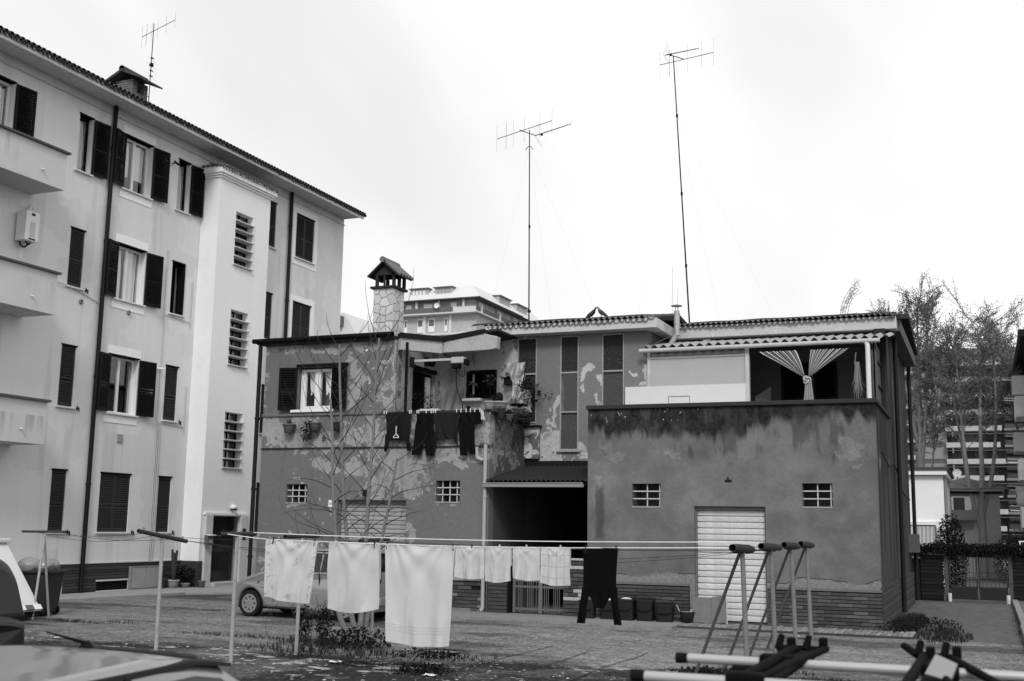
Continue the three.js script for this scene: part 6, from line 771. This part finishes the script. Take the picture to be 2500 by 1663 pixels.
{ // low tiled house behind
  const t = thing('tiled_house', 'low grey house with a tiled hip roof behind the white house', 'house', [-.6, 0, -50]); const wm = tiled(.3, .95, 1.5); part('wall', bx(-1.6, 1.1, 0, 3.45, -6, 0), wm, t); const rf = part('roof', new THREE.ConeGeometry(2.4, .62, 4, 1).rotateY(Math.PI / 4).scale(1, 1, 2).translate(-.2, 3.84, -3), tiled(.14, .95, .5), t); for (let k = 0; k < 4; k++) part('tile_course', bx(-1.75 + k * .28, 1.3 - k * .24, 3.56 + k * .09, 3.6 + k * .09, .2 - k * .55, .28 - k * .55), tiled(.18, .95, .5), rf); part('eave', bx(-1.8, 1.3, 3.45, 3.54, -6.2, .2), m.sill, t); part('painted_eave_shadow', bx(-1.7, 1.2, 3.36, 3.449, .01, .1), m.dark, t);  // last dark strip paints the shadow under the eave
  const w = part('window', bx(-.7, .05, 2.55, 3.25, .0, .06), m.sill, t); part('pane', bx(-.62, -.2, 2.6, 3.2, .061, .07), G(.02, .2), w); part('balcony', [bx(-.8, .2, 2.3, 2.36, .0, .5), bx(-.8, .2, 2.36, 2.7, .45, .48)], tiled(.15, .9, 1), t);
  const d = thing('satellite_dish', 'round pale satellite dish on the tiled hip roof', 'dish', [-1.0, 4.1, -48.3]); part('dish', lathe([[0, -.03], [.08, -.02], [.16, .03], [.165, .04]], 16).rotateX(Math.PI / 2 - .3), G(.55, .5), d); part('arm', C(0, -.35, -.05, 0, 0, -.03, .02), m.metal, d);
}
// big balcony block
{
  const t = thing('balcony_block', 'large dark apartment block with long pale balcony bands behind bare trees', 'building', [0, 0, -75]); const wl = tiled(.12, .95, 3), bnd = tiled(.44, .95, 2), br = tiled(.26, .95, 1.2, { bump: .01 });
  part('wall', bx(-2, 14, 0, 13.2, -12, -1.4), tiled(.18, .9, 2), t); const tw = part('tower', bx(-9, -2.02, 0, 12.95, -12, -.6), wl, t); part('arch', at(new THREE.TorusGeometry(.48, .09, 6, 20, Math.PI), -2.85, 11.95, -.55), bnd, tw); part('arch_window', [at(new THREE.CircleGeometry(.44, 20, 0, Math.PI), -2.85, 11.95, -.59), new THREE.PlaneGeometry(.88, 2).translate(-2.85, 10.95, -.59)], G(.05, .4), tw);
  for (let k = 0; k < 12; k++) part('brick_band', bx(-3.4, -2.06, .4 + k * .98, 1.1 + k * .98, -.599, -.57), br, tw);
  for (let k = 0; k < 13; k++) { const y = 12.05 - k * 1.0; const q = part('balcony', bx(-2.1, 1.2 - (k % 3) * .12, y - .12, y + .18, -1.3, 0), bnd, t); part('glazed_loggia', bx(1.25, 14, y - .5, y + .3, -1.3, -.3), G(.05, .3), q); part('slab_edge', bx(1.2, 14, y - .12, y + .02, -1.3, -.1), tiled(.2, .95, 2), q); if (k % 2) part('balcony_plant', leafy(90, inBall(-1.4 + hash(k, 5) * 2, y + .2, -.1, .4, .16, .12), .12, .4, 200 + k), m.leafDark, q).userData.kind = 'stuff'; part('divider', bx(-1.75, -1.68, y - .42, y - .121, -1.2, -.1), bnd, q); for (const [x, w] of [[-1.0, .5], [.2, .4], [.8, .35], [2.4, .6]]) { part('window', bx(x, x + w, y - .78, y - .2, -1.39, -1.36), hash(k, x * 10 | 0) > .55 ? G(.2, .5) : G(.04, .3), q); } part('rail', [bx(-2.05, 14, y - .32, y - .27, -.1, -.06)], G(.1, .7), q); }
  for (let k = 0; k < 10; k++) part('tower_balcony', bx(-5.2, -3.9, 2 + k * 1.05, 2.25 + k * 1.05, -.6, .3), bnd, t);
}
{ // building at the right edge with projecting balconies
  const t = thing('corner_apartment', 'grey apartment house with boxy projecting balconies and drying rails', 'building', [1.9, 0, -46]); const wl = tiled(.4, .95, 2); part('wall', bx(0, 6, 0, 8.6, -8, 3), wl, t); part('eave', slab([[-.55, 8.5], [0, 8.6], [6, 8.6], [6, 8.8], [-.6, 8.75]], -8.4, 3.4), m.dark, t);
  for (const [y, z] of [[6.0, 0], [5.0, -4], [3.7, .5], [2.9, -4.5], [2.0, .5], [7.2, -3.6]]) { const b = part('balcony', bx(-.75, 0, y, y + .75, z - 1.6, z + .6), tiled(.5, .95, 1), t); part('drying_rail', C(-1.1, y + .8, z - .5, -.7, y + .78, z - .5, .02), m.sill, b); part('drying_rail', C(-1.1, y + .62, z + .4, -.7, y + .6, z + .4, .02), m.sill, b); }
  part('awning', at(new THREE.SphereGeometry(.6, 14, 8, 0, Math.PI, 0, Math.PI / 2), -.3, 2.9, .2, Math.PI * .0).scale(1, 1, 1), tiled(.3, .9, 1), t);
  const r = thing('railing', 'short white railing beyond the dark garden wall', 'railing', [1.15, 1.25, -36]); part('rail', bx(-.35, .6, .32, .35, -.01, .01), m.white, r); for (let i = 0; i < 6; i++) part('baluster', bx(-.33 + i * .16, -.3 + i * .16, 0, .32, -.01, .01), m.white, r); part('base', bx(-.4, .6, -1.25, 0, -.05, .05), m.dark, r);
}
// plane trees: forked trunk, limbs fanning into fine twigs with a few clinging seed balls and leaves
function planeTree(label, pos, limbs, sd, per, fan) {
  const t = thing('plane_tree', label, 'tree', pos); seed = sd; const bark = tiled(.27, .95, .8, { bump: .02 }), tw = [], lv = [], tr = [];
  const twig = (p, az, el, L, r, depth) => { const n = depth === 0 ? 6 : 4; let q = p.clone(); const pts = [q]; for (let i = 0; i < n; i++) { az += rr(-.3, .3); el = Math.min(1.5, el + rr(-.12, .2)); q = q.clone().add(V(Math.cos(az) * Math.cos(el), Math.sin(el), Math.sin(az) * Math.cos(el)).multiplyScalar(L / n)); pts.push(q); tw.push(cyl(pts[i], q, r * (1 - i / n * .6), r * (1 - (i + 1) / n * .6), 3)); if (depth < 2 && i > 0) for (let k = 0; k < (depth === 0 ? 2 : 1); k++) twig(q, az + rr(-1.3, 1.3), clamp(el - rr(.1, .6), .1, 1.4), L * rr(.3, .5), Math.max(.009, r * .6), depth + 1); if (depth > 0 && rnd() < .75) lv.push([q.x + rr(-.06, .06), q.y + rr(-.06, .06), q.z + rr(-.06, .06)]); } };
  for (const l of limbs) { const cv = new THREE.CatmullRomCurve3(l.p.map(a => V(...a))), N = 14; for (let i = 0; i < N; i++) { const a = cv.getPoint(i / N), b = cv.getPoint((i + 1) / N); tr.push(cyl(a, b, mix(l.r0, l.r1, i / N), mix(l.r0, l.r1, (i + 1) / N), 9)); if (l.b && i >= N * l.b) for (let k = 0; k < per; k++) twig(cv.getPoint((i + rnd()) / N), rr(0, 6.28), rr(.35, 1.2) , rr(1.1, 2.2) * fan, .02, 0); } }
  part('trunk', tr, bark, t); part('twigs', tw, G(.19, .9), t).userData.kind = 'stuff'; part('crown', leafy(lv.length, i => lv[i], .055, .45, sd), G(.14, .9), t).userData.kind = 'stuff'; return t;
}
planeTree('big plane tree with forked pale trunk behind the garden gate', [-.2, 0, -50], [{ p: [[0, 0, 0], [.02, 1.5, 0], [.0, 2.6, 0]], r0: .17, r1: .14 }, { p: [[0, 1.9, 0], [-.3, 3.0, 0], [-.5, 5, .1], [-.6, 7.2, .2], [-.7, 9.4, .2]], r0: .11, r1: .025, b: .5 }, { p: [[0, 2.5, 0], [.1, 4.2, .1], [.12, 6.0, .1], [.2, 8.2, 0], [.2, 10.2, 0]], r0: .12, r1: .025, b: .42 }, { p: [[.02, 2.4, 0], [.45, 4, -.1], [.7, 6, -.1], [.75, 8, 0], [.7, 9.6, 0]], r0: .1, r1: .025, b: .45 }, { p: [[-.4, 3.4, 0], [-.6, 5.2, -.2], [-.85, 7.4, -.2], [-.9, 9.0, -.2]], r0: .07, r1: .02, b: .4 }], 501, 4, .8);
planeTree('tall slender plane tree rising behind the house roof corner', [-2.5, 0, -52], [{ p: [[0, 0, 0], [.0, 4, 0], [.05, 8, 0], [.1, 11.6, 0]], r0: .14, r1: .025, b: .4 }, { p: [[0, 4, 0], [.3, 7, .1], [.45, 10, .1], [.5, 11.2, .1]], r0: .08, r1: .02, b: .4 }, { p: [[0, 5, 0], [-.5, 8, 0], [-.9, 10.8, .1]], r0: .07, r1: .02, b: .4 }, { p: [[.1, 2, 0], [.5, 5, -.2], [.8, 8, -.3]], r0: .06, r1: .02, b: .5 }], 777, 4, .7);
planeTree('small crowned plane tree over the roof corner left of the slender one', [-4.0, 0, -53], [{ p: [[0, 0, 0], [0, 5, 0], [.05, 9, 0], [0, 10.8, 0]], r0: .1, r1: .02, b: .6 }, { p: [[0, 6, 0], [-.3, 9, .1], [-.5, 10.4, .1]], r0: .05, r1: .02, b: .5 }], 333, 4, .6);
planeTree('plane tree crown beside the corner apartment house', [2.0, 0, -53], [{ p: [[0, 0, 0], [-.1, 4, 0], [-.3, 7, 0], [-.3, 9.4, 0]], r0: .16, r1: .025, b: .45 }, { p: [[-.1, 4, 0], [-.7, 6.5, .2], [-.9, 8.6, .2]], r0: .08, r1: .02, b: .4 }], 913, 4, .8);
{ // feathery reed above the roof
  const t = thing('reed_plume', 'feathery reed plume bending above the tarp roof edge', 'reed', [-3.25, 6.7, -29.5]); for (let k = 0; k < 4; k++) { const P = [[k * .05, 0, 0], [.05 + k * .06, .5, 0], [.16 + k * .07, .9, 0], [.36 + k * .08, 1.2 - k * .05, 0]]; part('stem', tube(P, .006, 16, 4), G(.25, .9), t); } part('plume', leafy(240, () => { const k = rnd(); return [.1 + .4 * k + rr(-.05, .06), .6 + .75 * k + rr(-.12, .06), rr(-.04, .04)]; }, .09, .06, 51), G(.3, .9), t).userData.kind = 'stuff';
}
// ================= BACKGROUND CENTRE: mansard apartment block =================
{
  const t = thing('mansard_block', 'distant pale apartment block with mansard roof and dormers', 'building', [-34.5, 0, -75], 0); const wl = tiled(.42, .95, 3), wh = tiled(.62, .95, 3, { soft: 1 }), dk = tiled(.14, .9, 2), glz = G(.3, .4);
  part('wall', bx(-5.8, .95, 17.0, 18.0, -14, .85), wl, t);
  const rf = part('roof', [grid(1, 1, (u, v) => [mix(-5.9, mix(1.6, .6, v), u), mix(18, 19.05, v), mix(1.45, .35, v)]), grid(1, 1, (u, v) => [mix(1.6, .6, v), mix(18, 19.05, v), mix(mix(1.45, .35, v), -12, u)]), grid(1, 1, (u, v) => [mix(-5.9, .6, u), 19.05, mix(.35, -12, v)]), grid(1, 1, (u, v) => [-5.9, mix(18, 19.05, v), mix(mix(1.45, .35, v), -12, u)])], wh, t);
  part('soffit', bx(-5.9, 1.5, 17.93, 18.0, -12, 1.45), dk, rf);
  for (const [x0, x1] of [[-4.2, -2.75], [-2.2, -.8]]) { const d = part('dormer', [slab([[.95, 18.35], [.95, 18.95], [.4, 19.02], [.0, 18.35]], x0, x1).rotateY(0).clone()].map(g => { g.dispose(); return bx(x0, x1, 18.3, 18.9, -.2, .95); }), wl, rf); part('dormer_roof', bx(x0 - .1, x1 + .1, 18.9, 18.97, -.4, 1.1), dk, d); for (let i = 0; i < 4; i++) part('pane', bx(x0 + .2 + i * .28, x0 + .36 + i * .28, 18.42, 18.78, .951, .98), x0 < -3 ? m.frameW : glz, d); }
  for (const z of [-3, -6.5]) { const d = part('dormer', bx(.2, 1.25, 18.3, 18.88, z - 2.2, z), wl, rf); part('dormer_roof', bx(.1, 1.4, 18.88, 18.95, z - 2.3, z + .1), dk, d); }
  // balcony floor and storey below
  const bl = part('balcony', [bx(-5.9, 1.3, 16.93, 17.02, -12, 1.2), bx(-5.9, 1.2, 17.02, 17.36, 1.1, 1.18)], wh, t); part('parapet', bx(-5.9, -.6, 17.03, 17.4, 1.181, 1.2), dk, bl); part('parapet', bx(1.201, 1.22, 17.03, 17.38, -12, 1.1), dk, bl);
  part('recess', bx(-5.8, -.02, 17.03, 17.92, .851, .87), tiled(.3, .9, 2), t); for (const x of [-5.4, -3.6, -1.8, .2]) part('pillar', rbx(x - .09, x + .09, 17.02, 17.93, .9, 1.15, .05), wh, t); for (const [x, w] of [[-4.6, .5], [-3.1, .7], [-.9, .45], [-2.2, .4]]) part('window', bx(x, x + w, 17.15, 17.75, .871, .9), m.frameW, t);
  part('wall', bx(-5.8, 1.0, 0, 16.93, -12, .6), wl, t); for (const x of [-5.2, -3.1, -1.0]) part('pilaster', bx(x - .1, x + .1, 0, 16.92, .601, .75), wh, t); for (const [x, w] of [[-4.8, .25], [-3.7, .45], [-2.8, .5], [-1.5, .25]]) for (const y of [15.7]) { const f = part('window', bx(x, x + w, y, y + 1.0, .601, .66), m.frameW, t); part('pane', bx(x + .05, x + w - .05, y + .45, y + .92, .661, .67), dk, f); } part('slab_edge', bx(-5.9, 1.1, 15.35, 15.5, .601, 1.2), wh, t);
  for (const z of [.2, -3.2, -6.4, -9.4]) part('fin', slab([[0, 0], [.35, 0], [.35, .6], [0, 1.0]], 0, .12).translate(1.0, 16.95, z), wh, t); for (const z of [-1.2, -4.6]) part('window', bx(1.0, 1.04, 15.6, 16.5, z - .6, z), m.frameW, t);
  const dd = thing('satellite_dish', 'small white dish on the far block balcony', 'dish', [-36.3, 17.5, -73.6]); part('dish', lathe([[0, -.03], [.1, -.02], [.2, .04]], 14).rotateX(Math.PI / 2), m.white, dd); part('arm', C(0, -.35, -.1, 0, 0, -.03, .02), m.metal, dd);
  const e = thing('mansard_block', 'sliver of a second distant block behind the pale apartment wall', 'building', [-31.2, 0, -50]); part('wall', bx(-4, 1.2, 0, 11.2, -5, 0), wl, e); const r2 = part('roof', slab([[-4, 11.2], [2.1, 11.2], [1.3, 12.4], [-4, 12.6]], -5, 0), wh, e); part('eave', bx(-4, 2.3, 11.12, 11.2, -5, .4), dk, r2); part('dormer', bx(.6, 1.3, 11.7, 12.2, 0, .3), dk, r2); part('balcony', bx(-4, 1.9, 10.4, 10.75, 0, .5), dk, e);
}
// ================= WEEDS AND LITTER =================
{
  const blade = (() => { const g = new THREE.BufferGeometry(); const p = []; for (let k = 0; k < 5; k++) { const a = k * 1.257, w = .006, l = .05 + .02 * (k % 3), c = Math.cos(a), s = Math.sin(a); p.push(-s * w, 0, c * w, s * w, 0, -c * w, c * l * .4 - s * w * .7, .6, s * l * .4 + c * w * .7, s * w, 0, -c * w, c * l * .4 + s * w * .7, .6, s * l * .4 - c * w * .7, c * l * .4 - s * w * .7, .6, s * l * .4 + c * w * .7, c * l * .4 - s * w * .7, .6, s * l * .4 + c * w * .7, c * l * .4 + s * w * .7, .6, s * l * .4 - c * w * .7, c * l, 1, s * l); } g.setAttribute('position', new THREE.Float32BufferAttribute(p, 3)); g.computeVertexNormals(); return g; })();
  const place = []; seed = 1234; const P = (cx, cz, ax, az, n, h, th = .42) => { for (let i = 0; i < n; i++) { const x = cx + rr(-1, 1) * ax, z = cz + rr(-1, 1) * az, d = ((x - cx) / ax) ** 2 + ((z - cz) / az) ** 2; if (d > 1 || fbm(x * 3, z * 3, 3) < th * (.6 + .5 * d)) continue; place.push([x, z, h * rr(.15, .75) * (1.1 - .6 * d)]); } };
  P(-8.6, -14.6, 1.5, .9, 900, .2, .5); P(-7.9, -13.5, 1.2, .4, 320, .12, .54); P(-6.9, -14.6, .9, .4, 360, .16, .5); P(-6.5, -13.0, .7, .35, 260, .16, .48); P(-9.6, -15.4, .9, .5, 350, .2, .5); P(-11.2, -15.65, 1.2, .16, 420, .12, .4); P(-14.6, -19.7, .6, .08, 120, .08, .3); P(-15.0, -16.3, .9, .14, 320, .12, .3); P(-14.2, -16.6, .5, .1, 100, .12, .3); P(-6.6, -20.72, 2.8, .06, 500, .06, .45); P(-3, -21.08, 1.9, .06, 420, .07, .42); P(-2.9, -15.2, .9, .3, 380, .16, .45); P(-1.9, -14.6, .5, .3, 260, .14, .45); P(-3.6, -14.8, .5, .3, 220, .1, .4); P(-.8, -22, .5, 1.6, 800, .22, .36); P(-1.5, -24.5, .35, 2.5, 900, .3, .34); P(.45, -24, .1, 6, 500, .08, .4); P(-4.8, -16.5, 2.5, 1, 160, .07, .55); P(-12, -13, 4, 1.5, 500, .05, .5); P(-17.6, -21.5, .06, 2.5, 120, .05, .4);
  const gm = G(.022, .85); const im = new THREE.InstancedMesh(blade, gm, place.length), mx = new THREE.Matrix4(), q = new THREE.Quaternion(), cc = new THREE.Color();
  place.forEach(([x, z, h], i) => { q.setFromEuler(new THREE.Euler(rr(-.3, .3), rr(0, 6.28), rr(-.3, .3))); mx.compose(V(x, -.015, z), q, V(h * 6 * rr(.6, 1.1), h, h * 6 * rr(.6, 1.1))); im.setMatrixAt(i, mx); const v = rr(.6, 1.7); im.setColorAt(i, cc.setRGB(v, v, v)); }); im.name = 'weed_grass'; im.castShadow = im.receiveShadow = true; im.userData = { kind: 'stuff', label: 'dark tufts of weeds and grass growing on the courtyard', category: 'grass' }; scene.add(im);
  // leafy weeds at the tree foot, along the wall corner
  const weed = (name, label, c, a, b, d, n, s, sd, mt = m.leafDark) => { const t = thing(name, label, 'weed', [c[0], 0, c[2]]); part('foliage', leafy(n, inBall(0, c[1], 0, a, b, d), s, .4, sd), mt, t).userData.kind = 'stuff'; };
  weed('weed_clump', 'dense dark weeds growing round the foot of the bare tree', [-8.75, .06, -15.2], .6, .22, .45, 900, .05, 61); weed('weed_clump', 'flat dark weeds under the large bath sheet', [-7.1, .03, -14.4], .6, .1, .3, 420, .04, 62); weed('weed_clump', 'small weed tuft in front of the bath sheet on cracked ground', [-6.45, .03, -13.0], .4, .1, .18, 360, .035, 63); weed('weed_clump', 'dark overgrown weeds against the annex corner', [-1.62, .04, -22.3], .45, .2, .6, 700, .04, 64); weed('weed_clump', 'dark weeds spreading over the alley ground before the gate', [-1.1, .02, -23.9], .6, .14, 1.7, 1000, .04, 65); weed('weed_clump', 'dead leaves heaped between the stays of washing stands', [-3.3, .02, -14.6], .5, .05, .25, 500, .05, 67, G(.02, .9));
  for (const [x, z, lab] of [[-9.75, -15.5, 'tall dry stalks with small leaves left of the bare tree'], [-9.35, -15.4, 'tall leafy stalk close to the bare tree stems'], [-10.2, -15.2, 'single thin dry stalk by the clothes post']]) { const t = thing('tall_weed', lab, 'weed', [x, 0, z]); seed = Math.round(-x * 100); const thin = x < -10; const st = []; for (let i = 0; i < (thin ? 2 : 14); i++) st.push(tube([[rr(-.1, .1), 0, rr(-.1, .1)], [rr(-.18, .18), .3, rr(-.1, .1)], [rr(-.32, .32), rr(.45, .7), rr(-.15, .15)]], .004, 8, 4)); part('stalks', st, G(.06, .9), t).userData.kind = 'stuff'; if (!thin) part('leaves', leafy(260, inBall(0, .28, 0, .14, .3, .12), .05, .35, Math.round(-x * 10)), m.leafDark, t).userData.kind = 'stuff'; }
  // pale litter flakes and pebbles
  const ch = new THREE.IcosahedronGeometry(1, 0), N = 1500, pb = new THREE.InstancedMesh(ch, G(.32, .9), N); seed = 55; let k = 0; while (k < N) { const x = rr(-17, 1), z = rr(-20.5, -11.6); const nearF = z > -14.8; if (!nearF && rnd() < .75) continue; if (fbm(x * .7 + 4, z * .8, 3) < .45) continue; const s = nearF ? rr(.006, .02) : rr(.004, .012); q.setFromEuler(new THREE.Euler(rr(-.2, .2), rr(0, 6.28), 0)); mx.compose(V(x, .001, z), q, V(s * rr(1, 2.6), s * .35, s * rr(1, 1.6))); pb.setMatrixAt(k, mx); const v = rnd() < .3 ? rr(1, 1.6) : rr(.25, .8); pb.setColorAt(k, cc.setRGB(v, v, v)); k++; } pb.name = 'gravel'; pb.userData = { kind: 'stuff', label: 'pale pebbles and flakes scattered over the courtyard', category: 'gravel' }; pb.receiveShadow = true; scene.add(pb);
  for (const [x, z, lab] of [[-3.0, -20.3, 'scrap of white paper by the brick edging'], [-6.25, -12.75, 'torn white scrap beside the small weed tuft'], [-13.1, -13.9, 'crumpled white paper near the black parked car'], [-7.9, -13.35, 'white wrapper lying under the bare tree weeds']]) single('paper_scrap', grid(5, 4, (u, v) => [x + (u - .5) * .16, .012 + .03 * fbm(u * 3 + x, v * 3, 2), z + (v - .5) * .1]), m.white, lab, 'litter');
}
renderer.render(scene, camera);
